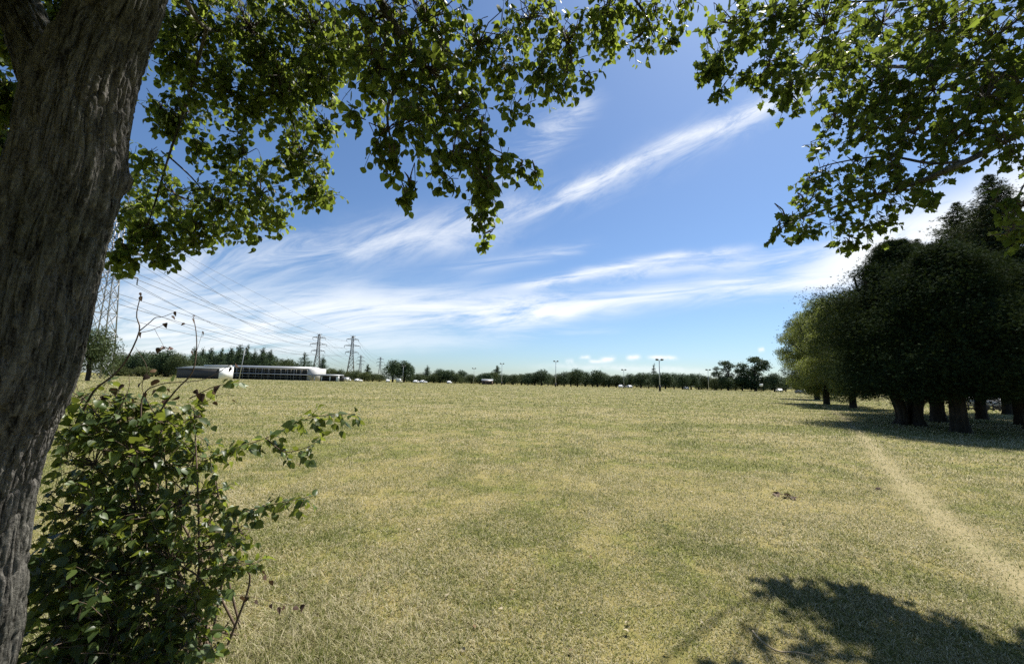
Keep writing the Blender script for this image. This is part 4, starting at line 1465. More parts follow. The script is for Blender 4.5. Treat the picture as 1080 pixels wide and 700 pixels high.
# ------------------------------------------------------------------ the near row on the right
def build_near_row():
    g = 'dark conifers of the near row'
    specs = []
    a = conifer_tree('conifer_tree', 101, 8.4, 3.3, 1.35, 190000, 0.125, M['conifer'], 0.3, 1, 0.0)
    p = ground(1013, 16.4)
    finish(a, p, 0.93, 0.4, 'dense black-green conifer with one stout trunk, nearest whole tree of the near row', 'tree', g)
    b = conifer_tree('conifer_tree', 102, 8.8, 3.3, 1.3, 190000, 0.125, M['conifer'], 0.27, 4, 0.0)
    finish(b, ground(962, 19.3), 1.02, 1.7, 'dense dark conifer on several stems, left of the stout trunk', 'tree', g)
    c = copy_tree(a)
    finish(c, ground(1092, 18.5), 1.0, 2.1, 'dark conifer cut by the right border, its trunk at the very edge', 'tree', g)
    d = copy_tree(b)
    finish(d, ground(957, 26), 0.98, 3.9, 'dark conifer third along the row, behind the many-stemmed one', 'tree', g)
    e = copy_tree(a)
    finish(e, ground(990, 22), 1.03, 4.4, 'dark conifer filling the middle of the near row between the two front trunks', 'tree', g)
    # tall pointed ones behind
    s1 = conifer_tree('spire_conifer_tree', 103, 14.0, 4.3, 4.2, 110000, 0.16, M['conifer_pale'], 0.26, 1, 1.0)
    finish(s1, ground(1036, 25), 1.0, 0, 'tall pointed conifer rising behind the near row at the right', 'tree', 'pointed conifers behind the near row')
    s2 = copy_tree(s1)
    finish(s2, ground(986, 29), 0.93, 2, 'shorter pointed conifer whose tip shows above the middle of the near row', 'tree', 'pointed conifers behind the near row')
    s4 = copy_tree(s1)
    finish(s4, ground(1064, 31), 1.2, 1, 'highest pointed conifer, farthest back behind the near row', 'tree', 'pointed conifers behind the near row')
    s3 = copy_tree(s1)
    finish(s3, ground(1078, 21), 0.98, 4, 'tall pointed conifer behind the near row at the right border', 'tree', 'pointed conifers behind the near row')
    # olive green broadleaf trees at the far end of the row
    rng = np.random.default_rng(6)
    lob = lumpy_lobes(rng, 13.0, 4.4, 0.8, 44, 1.15)
    o1 = broadleaf_tree('broadleaf_tree', 120, 13.0, lob, 22000, 0.24, M['olive'], 0.3, 6, 0.6)
    finish(o1, ground(872, 43), 0.84, 0.3, 'olive green bushy tree with sunlit flank at the far end of the near row', 'tree', 'olive trees of the near row')
    o2 = copy_tree(o1)
    finish(o2, ground(900, 36), 0.78, 2.2, 'olive green tree between the dark conifers and the sunlit one', 'tree', 'olive trees of the near row')
    lob = lumpy_lobes(rng, 13.0, 4.2, 1.0, 40, 1.3)
    o3 = broadleaf_tree('broadleaf_tree', 121, 13.0, lob, 9000, 0.3, M['far_mid'], 0.3, 6, 0.6)
    finish(o3, ground(862, 62), 1.05, 0.3, 'darker tree whose top shows just behind the sunlit olive tree', 'tree', 'olive trees of the near row')
    o4 = copy_tree(o3)
    finish(o4, ground(872, 78), 1.0, 3.3, 'dark tree last along the near row, low behind the olive tree', 'tree', 'olive trees of the near row')


# ------------------------------------------------------------------ pylons and wires
def pylon(label, loc, H, rz, group, mat='steel', thick=0.11, base=0.085, step=1.75):
    root = empty('transmission_tower', loc, rz)
    tag(root, label, 'pylon', group)
    bw, ww, tw = H * base, H * 0.030, H * 0.020   # half widths at base, waist, top
    zw = H * 0.58

    def hw(z):
        return bw + (ww - bw) * z / zw if z < zw else ww + (tw - ww) * (z - zw) / (H - zw)
    corners = [(-1, -1), (1, -1), (1, 1), (-1, 1)]
    for sx, sy in corners:
        mb = MB()
        mb.tube([(sx * bw, sy * bw, 0), (sx * ww, sy * ww, zw), (sx * tw, sy * tw, H * 0.97)], [thick * 1.35, thick * 1.1, thick * 0.9], 4)
        mb.build('leg', M[mat], root)
    mb = MB()
    z = 0.0
    while z < H * 0.96:
        h = hw(z) * step
        z2 = min(z + h, H * 0.97)
        a, b = hw(z), hw(z2)
        for k in range(4):
            c0, c1 = corners[k], corners[(k + 1) % 4]
            mb.bar((c0[0] * a, c0[1] * a, z), (c1[0] * b, c1[1] * b, z2), thick * 0.6)
            mb.bar((c1[0] * a, c1[1] * a, z), (c0[0] * b, c0[1] * b, z2), thick * 0.6)
            mb.bar((c0[0] * b, c0[1] * b, z2), (c1[0] * b, c1[1] * b, z2), thick * 0.5)
        z = z2
    mb.build('lattice', M[mat], root)
    ends = []
    for z, arm in ((0.60 * H, 0.135 * H), (0.745 * H, 0.165 * H), (0.89 * H, 0.125 * H)):
        w = hw(z)
        for s in (-1, 1):
            mb = MB()
            tip = (s * arm, 0, z + 0.01 * H)
            for sy in (-1, 1):
                mb.bar((s * w, sy * w, z), tip, thick * 0.8)
                mb.bar((s * w, sy * w, z + 0.035 * H), tip, thick * 0.7)
                for q in (0.33, 0.66):
                    x = s * (w + (arm - w) * q)
                    mb.bar((x, sy * w * (1 - q), z + 0.01 * H * q), (x, sy * w * (1 - q), z + 0.035 * H * (1 - q) + 0.01 * H * q), thick * 0.5)
            c = mb.build('crossarm', M[mat], root)
            mi = MB()
            n = 7
            pts = [(tip[0], 0, tip[2] - 0.045 * H * i / n) for i in range(n + 1)]
            mi.tube(pts, [thick * (1.3 if i % 2 else 0.7) for i in range(n + 1)], 6)
            ins = mi.build('insulator', M['insulator'], c)
            ends.append((tip[0], 0, tip[2] - 0.045 * H))
    mb = MB()
    mb.tube([(0, 0, H * 0.94), (0, 0, H)], [thick, thick * 0.6], 4)
    for s in (-1, 1):
        mb.bar((s * tw, 0, H * 0.96), (s * 0.055 * H, 0, H * 0.985), thick * 0.8)
    mb.build('peak', M[mat], root)
    ends.append((0, 0, H))
    m = Matrix.Translation(Vector(loc)) @ Matrix.Rotation(rz, 4, 'Z')
    return [m @ Vector(e) for e in ends]


def build_power_lines():
    A1 = ground(100, 112)
    A2 = ground(333, 430)
    B2 = ground(369, 412)
    A3 = ground(379, 880)
    B3 = ground(400, 930)
    dv = (A2 - A1).normalized()
    rz = math.atan2(dv.y, dv.x) - math.pi / 2
    g = 'lattice pylons'
    HA = 48
    a1 = pylon('large near lattice pylon partly hidden by the forked trunk and its leaves', A1, HA, rz, g, 'mid_steel', 0.16, 0.055, 2.6)
    a2 = pylon('left one of the two tall far pylons, behind the pavilion end', A2, height_for(333, 351, 430), rz, g, 'steel', 0.24)
    b2 = pylon('right one of the two tall far pylons, standing above the hedge', B2, height_for(369, 353, 412), rz, g, 'steel', 0.24)
    a3 = pylon('small distant pylon close on the right of the second tall pylon', A3, height_for(379, 374, 880), rz, g, 'steel', 0.32)
    b3 = pylon('small distant pylon standing alone furthest right', B3, height_for(400, 376, 930), rz, g, 'steel', 0.32)
    # the pylon of the second line on this side stands out of frame beside the camera
    B1 = B2 - dv * (A2 - A1).length * 1.33
    b1 = pylon('near lattice pylon of the second line, out of the frame on the left', B1 + Vector((-34, -22, 0)), HA, rz, g, 'pale_steel', 0.17)
    names = ['lower left', 'lower right', 'middle left', 'middle right', 'upper left', 'upper right', 'topmost earth']

    def wires(p, q, sag, r, line):
        for k in range(7):
            mb = MB()
            n = 40
            pts = []
            for i in range(n + 1):
                t = i / n
                v = p[k].lerp(q[k], t)
                pts.append((v.x, v.y, v.z - 4 * sag * t * (1 - t) * (0.7 if k == 6 else 1)))
            mb.tube(pts, [r * (0.7 if k == 6 else 1)] * (n + 1), 4)
            o = mb.build('power_line', M['wire'], None)
            tag(o, f'{names[k]} wire {line}', 'power line', 'overhead power wires')
    wires(a1, a2, 9.0, 0.07, 'strung from the large near pylon to the left far pylon')
    wires(b1, b2, 11.0, 0.07, 'of the steeper line ending at the right tall far pylon')
    wires(a2, a3, 9.0, 0.10, 'between the left far pylon and the small one beyond')
    wires(b2, b3, 9.0, 0.10, 'between the right far pylon and the distant lone one')


# ------------------------------------------------------------------ buildings
def build_buildings():
    # white ended shed
    Y = 178.0
    p0, p1 = ground(193, Y), ground(231, Y - 6)
    H = height_for(215, 384.5, Y)
    root = empty('shed', p1)
    tag(root, 'low shed with dark roof slope and white end wall left of the pavilion', 'shed')
    ln = (p1 - p0).length
    ang = math.atan2(p0.y - p1.y, p0.x - p1.x)
    root.rotation_euler = (0, 0, ang + R(8))
    w = 6.5
    mb = MB()   # body runs along +x from the white end
    e = H * 0.72
    mb.prism([(0, 0), (0, e), (-w, H * 0.84), (-w, 0)], 'X', 0.05, ln)
    mb.build('wall', M['dark_wall'], root)
    mb = MB()
    mb.prism([(0.35, 0), (0.35, e), (-w - 0.35, H * 0.88), (-w - 0.35, 0)], 'X', -0.12, 0.04)
    mb.build('end_wall', M['white'], root)
    mb = MB()
    mb.prism([(0.6, e - 0.25), (0.6, e + 0.02), (-w - 0.4, H * 0.9), (-w - 0.4, H * 0.9 - 0.3)], 'X', 0.05, ln + 0.4)
    mb.build('roof', M['shed_roof'], root)
    mb = MB()
    mb.box((ln * 0.3, -w * 0.8, H * 0.95), (ln * 0.6, 1.6, 0.5))
    mb.build('ridge_vent', M['white'], root)

    # long two-storey pavilion
    Y = 195.0
    p0, p1 = ground(238, Y), ground(329, Y)
    root = empty('sports_pavilion', p0)
    ln = p1.x - p0.x
    root.rotation_euler = (0, 0, 0)
    tag(root, 'long low pavilion with pale roof and two dark bands of windows across the field', 'pavilion')
    H = height_for(285, 385.5, Y)
    d = 14.0
    mb = MB()
    mb.box((ln / 2, d / 2, H * 0.45), (ln, d, H * 0.9))
    mb.build('wall', M['cream'], root)
    mb = MB()
    mb.prism([(-1.6, H * 0.80), (-1.6, H * 0.88), (d * 0.5, H), (d + 0.8, H * 0.88), (d + 0.8, H * 0.8)], 'X', -0.6, ln - 2.0)
    mb.build('roof', M['roof'], root)
    mb = MB()
    mb.box((ln / 2 + 2, -1.0, H * 0.40), (ln - 4, 1.9, 0.35))
    mb.build('balcony', M['roof'], root)
    # rounded bright end bay
    mb = MB()
    n = 10
    prof = [(-1.3 + 0.0, 0)] + [(-1.3 + (d * 0.6 + 1.3) * k / n, H * (0.62 + 0.33 * math.sin(math.pi * (0.15 + 0.7 * k / n)))) for k in range(n + 1)] + [(d * 0.6, 0)]
    mb.prism(prof, 'X', ln - 1.9, ln + 0.6)
    mb.build('end_bay', M['cream'], root)
    # left glazed corner
    nw = 14
    x0, x1 = 2.6, ln - 2.6
    for row, (z0, z1) in enumerate(((0.46, 0.78), (0.04, 0.36))):
        for k in range(nw):
            a = x0 + (x1 - x0) * k / nw + 0.1
            b = x0 + (x1 - x0) * (k + 1) / nw - 0.1
            mb = MB()
            mb.box(((a + b) / 2, -0.06, H * (z0 + z1) / 2), (b - a, 0.1, H * (z1 - z0)))
            mb.build('window', M['glass'], root)
    mb = MB()
    for k in range(12):
        x = 3.0 + (ln - 8) * k / 11
        mb.bar((x, -1.8, 0), (x, -1.8, H * 0.8), 0.08)
    o = mb.build('veranda_posts', M['cream'], root)
    o['kind'] = 'stuff'

    # low open shelter at its right end
    p0, p1 = ground(331, 190), ground(358, 190)
    root = empty('open_shelter', p0)
    tag(root, 'low flat roofed open shelter joined to the right end of the pavilion', 'shelter')
    ln = p1.x - p0.x
    H = height_for(345, 394.5, 190)
    mb = MB()
    mb.prism([(-0.5, H * 0.74), (-0.5, H * 0.9), (6, H), (6, H * 0.84)], 'X', -0.4, ln * 0.95)
    mb.build('roof', M['roof'], root)
    mb = MB()
    mb.box((ln / 2, 5.5, H * 0.42), (ln * 0.95, 0.2, H * 0.83))
    mb.build('back_wall', M['dark_wall'], root)
    for x in (0.02, 0.3, 0.62, 0.92):
        mb = MB()
        mb.box((ln * x, 0, H * 0.37), (0.35 if x < 0.9 else 1.4, 0.3, H * 0.74))
        mb.build('post', M['white'], root)

    # pale roofed house among the far trees
    p0 = ground(508, 214)
    root = empty('house', p0)
    tag(root, 'small house with pale sloping roof half hidden among the far trees', 'house')
    ln = px_r(11, 214)
    H = height_for(511, 399.5, 214)
    mb = MB()
    mb.box((ln / 2, 4, H * 0.35), (ln, 7, H * 0.7))
    mb.build('wall', M['brick'], root)
    for s in (0, 1):
        mb = MB()
        if s == 0:
            mb.prism([(0.0, H * 0.66), (0.0, H * 0.72), (4, H), (4, H * 0.93)], 'X', -0.3, ln + 0.3)
        else:
            mb.prism([(4.005, H * 0.93), (4.005, H), (8, H * 0.72), (8, H * 0.66)], 'X', -0.3, ln + 0.3)
        mb.build('roof_slope', M['roof'], root)
    for x in (0.2, 0.55, 0.82):
        mb = MB()
        mb.box((ln * x, 0.46, H * 0.36), (1.3, 0.1, 1.0))
        mb.build('window', M['glass'], root)


# ------------------------------------------------------------------ floodlights, sign
def floodlight(px, top, Y, label, r=0.13, pad=True, lean=0.0):
    g = ground(px, Y)
    H = height_for(px, top, Y)
    root = empty('floodlight_pole', g)
    root.rotation_euler = (0, lean, 0)
    tag(root, label, 'floodlight', 'floodlight poles round the field')
    mb = MB()
    mb.tube([(0, 0, -0.1), (0, 0, H * 0.5), (0, 0, H)], [r * 1.25, r, r * 0.75], 8)
    mb.build('pole', M['pale_steel'], root)
    mb = MB()
    mb.box((0, 0, H - 0.12), (1.9, 0.14, 0.14))
    mb.build('crossbar', M['steel'], root)
    for s in (-1, 1):
        mb = MB()
        mb.box((s * 0.72, -0.2, H + 0.12), (0.75, 0.5, 0.42), 0, 0.8)
        h = mb.build('lamp_head', M['steel'], root)
        mb = MB()
        mb.box((s * 0.72, -0.47, H + 0.1), (0.6, 0.03, 0.28))
        mb.build('lens', M['glass'], h)
    if pad:
        mb = MB()
        mb.tube([(0, 0, 0.02), (0, 0, 1.7)], [r * 2.3, r * 2.3], 10)
        mb.build('padding', M['black'], root)
    return root


def build_poles():
    floodlight(696, 379.5, 112, 'right and nearest tall floodlight pole with twin lamp heads and black padded foot')
    floodlight(586, 381, 168, 'left tall floodlight pole with twin lamp heads in front of the domed trees')
    floodlight(529, 383.5, 190, 'thin floodlight pole beside the pale roofed house', 0.12)
    floodlight(658, 390, 172, 'short floodlight pole standing between the two tall floodlights', 0.1)
    floodlight(747.5, 390, 165, 'thin floodlight pole left of the open-crowned gum trees', 0.1, False)
    floodlight(499.5, 388.5, 205, 'faint thin floodlight pole left of the pale roofed house', 0.09, False)
    floodlight(252, 367, 150, 'leaning floodlight pole in front of the long pavilion', 0.12, False, R(5))
    floodlight(424.5, 386, 215, 'thin floodlight pole in front of the tall dense pair of trees', 0.09, False)
    # white board on a post
    g = ground(803, 150)
    root = empty('sign_board', g)
    tag(root, 'white board on a post in front of the far gum trees', 'sign')
    H = height_for(803, 405, 150)
    mb = MB()
    mb.tube([(0, 0, -0.05), (0, 0, H)], [0.09, 0.09], 6)
    mb.build('post', M['fence'], root)
    mb = MB()
    mb.box((0, -0.12, H - 0.35), (1.25, 0.06, 0.9))
    mb.build('board', M['white'], root)


# ------------------------------------------------------------------ cars
def make_car(name, paint, van=False):
    root = empty(name)
    Ln, W, Hh = (4.4, 1.75, 1.48) if not van else (4.9, 1.9, 2.0)

    def loft(prof, w0, w1, ztop):
        """side profile lofted across with tumblehome"""
        mb = MB()
        n = len(prof)
        V = []
        for s in (-1, -0.86, 0.86, 1):
            for x, z in prof:
                k = 1.0 if z < w0 else 1 - (z - w0) / (ztop - w0) * w1
                inset = 0.93 if abs(s) == 1 else 1.0
                V.append((x * (0.985 if abs(s) == 1 else 1), s * W / 2 * k, z if z < 0.4 else 0.3 + (z - 0.3) * (0.975 if abs(s) == 1 else 1)))
        q = []
        for r in range(3):
            for i in range(n):
                q.append((r * n + i, r * n + (i + 1) % n, (r + 1) * n + (i + 1) % n, (r + 1) * n + i))
        mb.add(V, Q=q, P=[list(range(n))[::-1], list(range(3 * n, 4 * n))])
        return mb
    if van:
        prof = [(-2.4, 0.3), (2.35, 0.3), (2.45, 0.7), (2.25, 1.0), (1.6, 1.15), (0.95, 1.9), (0.6, 2.0), (-2.2, 2.0), (-2.42, 1.8)]
    else:
        prof = [(-2.15, 0.3), (2.1, 0.3), (2.2, 0.6), (2.05, 0.85), (1.05, 0.98), (0.35, 1.42), (-0.95, 1.48), (-1.75, 1.05), (-2.15, 0.95), (-2.2, 0.6)]
    loft(prof, 0.95, 0.2, Hh).build('body', paint, root)
    for s in (-1, 1):
        mb = MB()
        if van:
            pr = [(0.1, 1.2), (1.35, 1.2), (0.85, 1.8), (0.1, 1.82)]
        else:
            pr = [(-1.45, 1.02), (0.75, 1.02), (0.3, 1.36), (-0.9, 1.4)]
        V = []
        for o in (0.0, 0.03):
            for x, z in pr:
                k = 1 - (z - 0.95) / (Hh - 0.95) * 0.2
                V.append((x, s * (W / 2 * k + o), z))
        mb.add(V, Q=[(0, 1, 2, 3), (7, 6, 5, 4), (0, 4, 5, 1), (1, 5, 6, 2), (2, 6, 7, 3), (3, 7, 4, 0)])
        mb.build('side_window', M['glass'], root)
    mb = MB()
    pr = [(1.0, 1.03), (0.4, 1.40)] if not van else [(1.58, 1.2), (1.0, 1.86)]
    mb.add([(pr[0][0] + .03, -W * .40, pr[0][1]), (pr[0][0] + .03, W * .40, pr[0][1]), (pr[1][0] + .03, W * .36, pr[1][1]), (pr[1][0] + .03, -W * .36, pr[1][1])], Q=[(0, 1, 2, 3)])
    mb.build('windscreen', M['glass'], root)
    for x in (-1.35, 1.35):
        for s in (-1, 1):
            mb = MB()
            mb.tube([(x, s * (W / 2 - 0.2), 0.32), (x, s * (W / 2 + 0.02), 0.32)], [0.32, 0.32], 14)
            wv = mb.build('wheel', M['black'], root)
            mb = MB()
            mb.tube([(x, s * (W / 2 + 0.0), 0.32), (x, s * (W / 2 + 0.035), 0.32)], [0.19, 0.17], 10)
            mb.build('rim', M['pale_steel'], wv)
    return root


def build_cars():
    paints = {'white': car_paint('white_car_paint', (0.6, 0.6, 0.59)), 'silver': car_paint('silver_car_paint', (0.45, 0.46, 0.47)), 'dark': car_paint('dark_car_paint', (0.05, 0.055, 0.07)), 'red': car_paint('red_car_paint', (0.3, 0.03, 0.03))}
    proto = {}

    def car(kind, px, Y, label, rz=0.0, group='cars parked along the far edge'):
        col, van = kind
        if kind not in proto:
            o = make_car('van' if van else 'parked_car', paints[col], van)
            proto[kind] = o
        else:
            o = copy_tree(proto[kind])
        o.location = ground(px, Y)
        o.rotation_euler = (0, 0, rz)
        tag(o, label, 'van' if van else 'car', group)
    W, S, D = ('white', False), ('silver', False), ('dark', False)
    V = ('white', True)
    car(W, 349, 202, 'white car parked in front of the open shelter', 1.8)
    car(V, 366, 205, 'white van parked just right of the open shelter', 1.5)
    car(W, 378, 205, 'white car parked below the second tall pylon', 1.2)
    car(W, 409, 205, 'white car parked before the left one of the tall dense pair of trees', 1.9)
    car(V, 421, 205, 'white van parked before the right one of the tall dense pair of trees', 1.6)
    car(W, 439, 205, 'white car parked left of the spired conifer', 1.4)
    car(S, 446.5, 205, 'silver car parked just left of the spired conifer', 1.1)
    car(W, 474, 205, 'white car parked midway between the spired conifer and the pale roofed house', 1.5)
    car(W, 655, 194, 'white car parked left of the short floodlight', 1.1)
    car(S, 663, 194, 'silver car parked right of the short floodlight', 1.8)
    car(W, 723, 187, 'white car parked under the round-headed trees right of the nearest floodlight', 1.5)
    car(W, 822, 172, 'white car parked right of the white board', 1.2)
    car(S, 846, 140, 'silver car parked left of the olive tree', 1.9)
    car(V, 868, 118, 'white van end-on at the foot of the olive tree', 1.6)
    g2 = 'cars parked beyond the near row'
    car(V, 988, 58, 'white van glimpsed between the many-stemmed conifer and the stout trunk', 0.5, g2)
    car(W, 1036, 40, 'white car seen beyond the picket fence just right of the stout trunk', 0.0, g2)
    car(V, 1056, 42, 'white van seen beyond the picket fence at the right', 0.0, g2)
    car(W, 1080, 39, 'white car seen beyond the picket fence at the right border', 0.0, g2)
    # low picket fence in front of them
    g = ground(1012, 37.5)
    root = empty('picket_fence', g)
    e = ground(1100, 35.5)
    ln = (e - g).length
    root.rotation_euler = (0, 0, math.atan2(e.y - g.y, e.x - g.x))
    tag(root, 'low dark picket fence under the near row in front of the white cars', 'fence')
    for z in (0.2, 0.45):
        mb = MB()
        mb.box((ln / 2, 0, z), (ln, 0.05, 0.09))
        mb.build('rail', M['fence'], root)
    k = 0
    x = 0.2
    n = int(ln / 0.42)
    pick = MB()
    for i in range(min(n, 60)):
        mb = MB()
        mb.box((0.2 + i * 0.42, -0.04, 0.3), (0.13, 0.03, 0.6 + 0.05 * ((i * 7) % 3)))
        mb.build('picket', M['fence'], root)


# ------------------------------------------------------------------ litter on the grass
def build_litter():
    rng = np.random.default_rng(31)
    # fallen stick by the shadow
    pp = [hit(794, 668), hit(803, 680), hit(820, 688), hit(838, 690), hit(860, 697)]
    pts = smooth_path([(p[0], p[1], 0.018 + 0.01 * math.sin(i * 2.0)) for i, p in enumerate(pp)], 16)
    mb = MB()
    mb.tube(pts, np.linspace(0.006, 0.004, 16), 7)
    o = mb.build('fallen_stick', plain('dry_stick', (0.34, 0.27, 0.17), 0.85, var=0.25, scale=30), None, smooth=True)
    tag(o, 'curved bare stick lying on the grass at the left of the leafy shadow', 'stick')
    spots = [(826, 523, 'dry twig with curled leaves lying on the turf above the leafy shadow', 5), (836, 526, 'smaller dry sprig right beside the curled leafy twig', 4), (929, 517, 'dark fallen leaf lying next to the worn path', 1)]
    for px, py, lab, k in spots:
        p = hit(px, py)
        c = np.array([p[0], p[1], 0.03])
        root = empty('fallen_twig' if k > 1 else 'fallen_leaf', c)
        tag(root, lab, 'twig' if k > 1 else 'leaf')
        mb = MB()
        place_leaves(mb, 'ovate', rng.normal(0, 0.05 if k > 1 else 0.001, (k, 3)) * [1.8, 0.6, 0.2], rand_dir(rng, k) * [1, 1, 0.25], np.array([0, 0, 1.0]) + rng.normal(0, 0.4, (k, 3)), np.full(k, 0.1), rng)
        mb.build('blade', M['leaf_dead'], root)
        mb = MB()
        w = 0.16 if k > 1 else 0.05
        mb.tube([(-w, 0.01, -0.01), (0, -0.01, 0.005), (w, 0.01, -0.01)], [0.004, 0.004, 0.002], 5)
        mb.build('stalk', M['stem'], root)
    # pale dry leaves dotted over the lawn
    pale = leaf_mat('bleached_leaf', [(0.0, (0.32, 0.26, 0.16)), (1.0, (0.48, 0.42, 0.30))], (0.4, 0.33, 0.2), 0.2, 0.7, 0.2)
    dark = leaf_mat('brown_leaf', [(0.0, (0.10, 0.06, 0.03)), (1.0, (0.2, 0.13, 0.07))], (0.1, 0.05, 0.02), 0.15, 0.7, 0.2)
    lit = [(792, 575, 1), (818, 583, 1), (539, 592, 1), (470, 632, 1), (530, 645, 1), (614, 650, 1), (628, 648, 1), (663, 670, 1), (660, 660, 1), (490, 690, 1), (730, 520, 1), (590, 534, 1), (412, 585, 0), (690, 578, 0), (624, 591, 0), (538, 625, 0), (500, 665, 0), (888, 563, 0), (600, 690, 0), (740, 660, 1), (345, 640, 1), (380, 610, 0), (980, 500, 1), (1040, 520, 1), (700, 690, 1), (440, 560, 1), (340, 575, 0)]
    for px, py, w in lit:
        p = hit(px, py)
        mb = MB()
        place_leaves(mb, 'ovate', [(0, 0, 0)], [[rng.normal(), rng.normal(), 0.25]], [[rng.normal(0, 0.5), rng.normal(0, 0.5), 1.0]], np.array([rng.uniform(0.02, 0.042)]), rng)
        o = mb.build('fallen_leaf', pale if w else dark, None, smooth=True)
        o.location = (p[0], p[1], 0.022)
        tag(o, 'small bleached dry leaf lying on the mown grass' if w else 'small brown dead leaf lying on the mown grass', 'leaf', 'bleached leaves on the lawn' if w else 'brown leaves on the lawn')


# ------------------------------------------------------------------ sky and sun
def build_sky():
    w = bpy.data.worlds.new('World')
    sc.world = w
    w.use_nodes = True
    nt = w.node_tree
    nt.nodes.clear()
    out = N(nt, 'ShaderNodeOutputWorld')
    bg = N(nt, 'ShaderNodeBackground', inp={'Strength': SKY_STRENGTH})
    sky = N(nt, 'ShaderNodeTexSky', sky_type='NISHITA')
    sky.sun_disc = False
    sky.sun_elevation = SUN_EL
    sky.sun_rotation = SUN_AZ
    sky.altitude = 0
    sky.air_density = 1.0
    sky.dust_density = 0.6
    sky.ozone_density = 3.0
    tc = N(nt, 'ShaderNodeTexCoord')
    sep = N(nt, 'ShaderNodeSeparateXYZ')
    L(nt, tc.outputs['Generated'], sep.inputs[0])

    def math_(op, a, b=None, c=None, clamp=False):
        m = N(nt, 'ShaderNodeMath', operation=op, use_clamp=clamp)
        for i, v in enumerate((a, b, c)):
            if v is None:
                continue
            if isinstance(v, (int, float)):
                m.inputs[i].default_value = v
            else:
                L(nt, v, m.inputs[i])
        return m.outputs[0]
    x, y, z = sep.outputs
    yy = math_('MAXIMUM', y, 0.08)
    U = math_('DIVIDE', x, yy)       # bearing, as the slope to the side
    Vv = math_('DIVIDE', z, yy)      # height, as the slope upward
    front = math_('MULTIPLY', math_('GREATER_THAN', y, 0.1), math_('GREATER_THAN', z, -0.01))
    comb = N(nt, 'ShaderNodeCombineXYZ')
    L(nt, U, comb.inputs[0])
    L(nt, Vv, comb.inputs[1])

    def noise(ang, sx, sy, detail=7.0, rough=0.6, dist=0.4, off=(0, 0, 0)):
        mp = N(nt, 'ShaderNodeMapping', vector_type='TEXTURE', inp={'Rotation': (0, 0, ang), 'Scale': (1 / sx, 1 / sy, 1), 'Location': off})
        L(nt, comb.outputs[0], mp.inputs[0])
        n = N(nt, 'ShaderNodeTexNoise', inp={'Scale': 1.0, 'Detail': detail, 'Roughness': rough, 'Distortion': dist})
        L(nt, mp.outputs[0], n.inputs['Vector'])
        return n.outputs['Fac']
    n_str = noise(R(31), 5.0, 20.0, detail=10.0, rough=0.68, dist=0.6)           # fibres along the high trail
    n_low = noise(R(6), 2.6, 19.0, detail=10.0, rough=0.66, dist=0.7, off=(0.3, 0.1, 0))           # fibres along the low bands
    n_wisp = noise(R(14), 3.4, 12.0, detail=10.0, rough=0.68, dist=0.9, off=(1.7, 0.4, 0))
    n_puff = noise(0, 30, 45, dist=0.5, rough=0.7)
    wob = noise(R(8), 2.5, 5.0, detail=3.0, off=(4, 2, 0))

    def seg(a, b, w0, w1, gain, nz, lo, hi, endsoft=0.12, power=1.0):
        """soft-edged streak between two directions given as picture positions of the photograph"""
        da, db = ray(*a), ray(*b)
        A = (da.x / da.y, da.z / da.y)
        B = (db.x / db.y, db.z / db.y)
        dx, dy = B[0] - A[0], B[1] - A[1]
        ln = math.hypot(dx, dy)
        ux, uy = dx / ln, dy / ln
        w0, w1 = w0 / F_PX, w1 / F_PX
        t = math_('MULTIPLY_ADD', U, ux / ln, math_('MULTIPLY_ADD', Vv, uy / ln, -(A[0] * ux + A[1] * uy) / ln))
        s = math_('MULTIPLY_ADD', U, -uy, math_('MULTIPLY_ADD', Vv, ux, A[0] * uy - A[1] * ux))
        s = math_('ADD', s, math_('MULTIPLY_ADD', wob, 0.06, -0.03))
        wd = math_('MULTIPLY_ADD', math_('MAXIMUM', math_('MINIMUM', t, 1.0), 0.0), w1 - w0, w0)
        q = math_('DIVIDE', s, wd)
        g = math_('POWER', 2.718, math_('MULTIPLY', math_('MULTIPLY', q, q), -1.0))
        e1 = N(nt, 'ShaderNodeMapRange', interpolation_type='SMOOTHSTEP', inp={1: -endsoft, 2: endsoft, 3: 0.0, 4: 1.0})
        L(nt, t, e1.inputs[0])
        e2 = N(nt, 'ShaderNodeMapRange', interpolation_type='SMOOTHSTEP', inp={1: 1 - endsoft, 2: 1 + endsoft, 3: 1.0, 4: 0.0})
        L(nt, t, e2.inputs[0])
        nr = N(nt, 'ShaderNodeMapRange', interpolation_type='SMOOTHSTEP', inp={1: lo, 2: hi, 3: 0.0, 4: 1.0})
        L(nt, nz, nr.inputs[0])
        m = math_('MULTIPLY', math_('MULTIPLY', g, e1.outputs[0]), math_('MULTIPLY', e2.outputs[0], nr.outputs[0]))
        return math_('MULTIPLY', m, gain)
    S = []
    S.append(seg((560, 222), (850, 92), 8, 10, 0.8, n_str, 0.22, 0.66))
    S.append(seg((600, 212), (800, 118), 17, 20, 0.32, n_str, 0.35, 0.7))
    S.append(seg((380, 262), (600, 205), 24, 14, 0.5, n_str, 0.28, 0.68, 0.25))
    S.append(seg((565, 165), (625, 105), 14, 14, 0.4, n_wisp, 0.38, 0.7, 0.3))
    S.append(seg((500, 205), (600, 120), 24, 22, 0.34, n_wisp, 0.40, 0.7, 0.3))
    S.append(seg((120, 290), (520, 245), 32, 18, 0.55, n_wisp, 0.36, 0.68, 0.2))
    S.append(seg((100, 350), (620, 318), 42, 16, 0.92, n_low, 0.31, 0.62, 0.12))
    S.append(seg((100, 330), (460, 325), 30, 20, 0.45, n_wisp, 0.32, 0.66, 0.15))
    S.append(seg((520, 332), (930, 288), 10, 13, 0.95, n_low, 0.28, 0.64, 0.12))
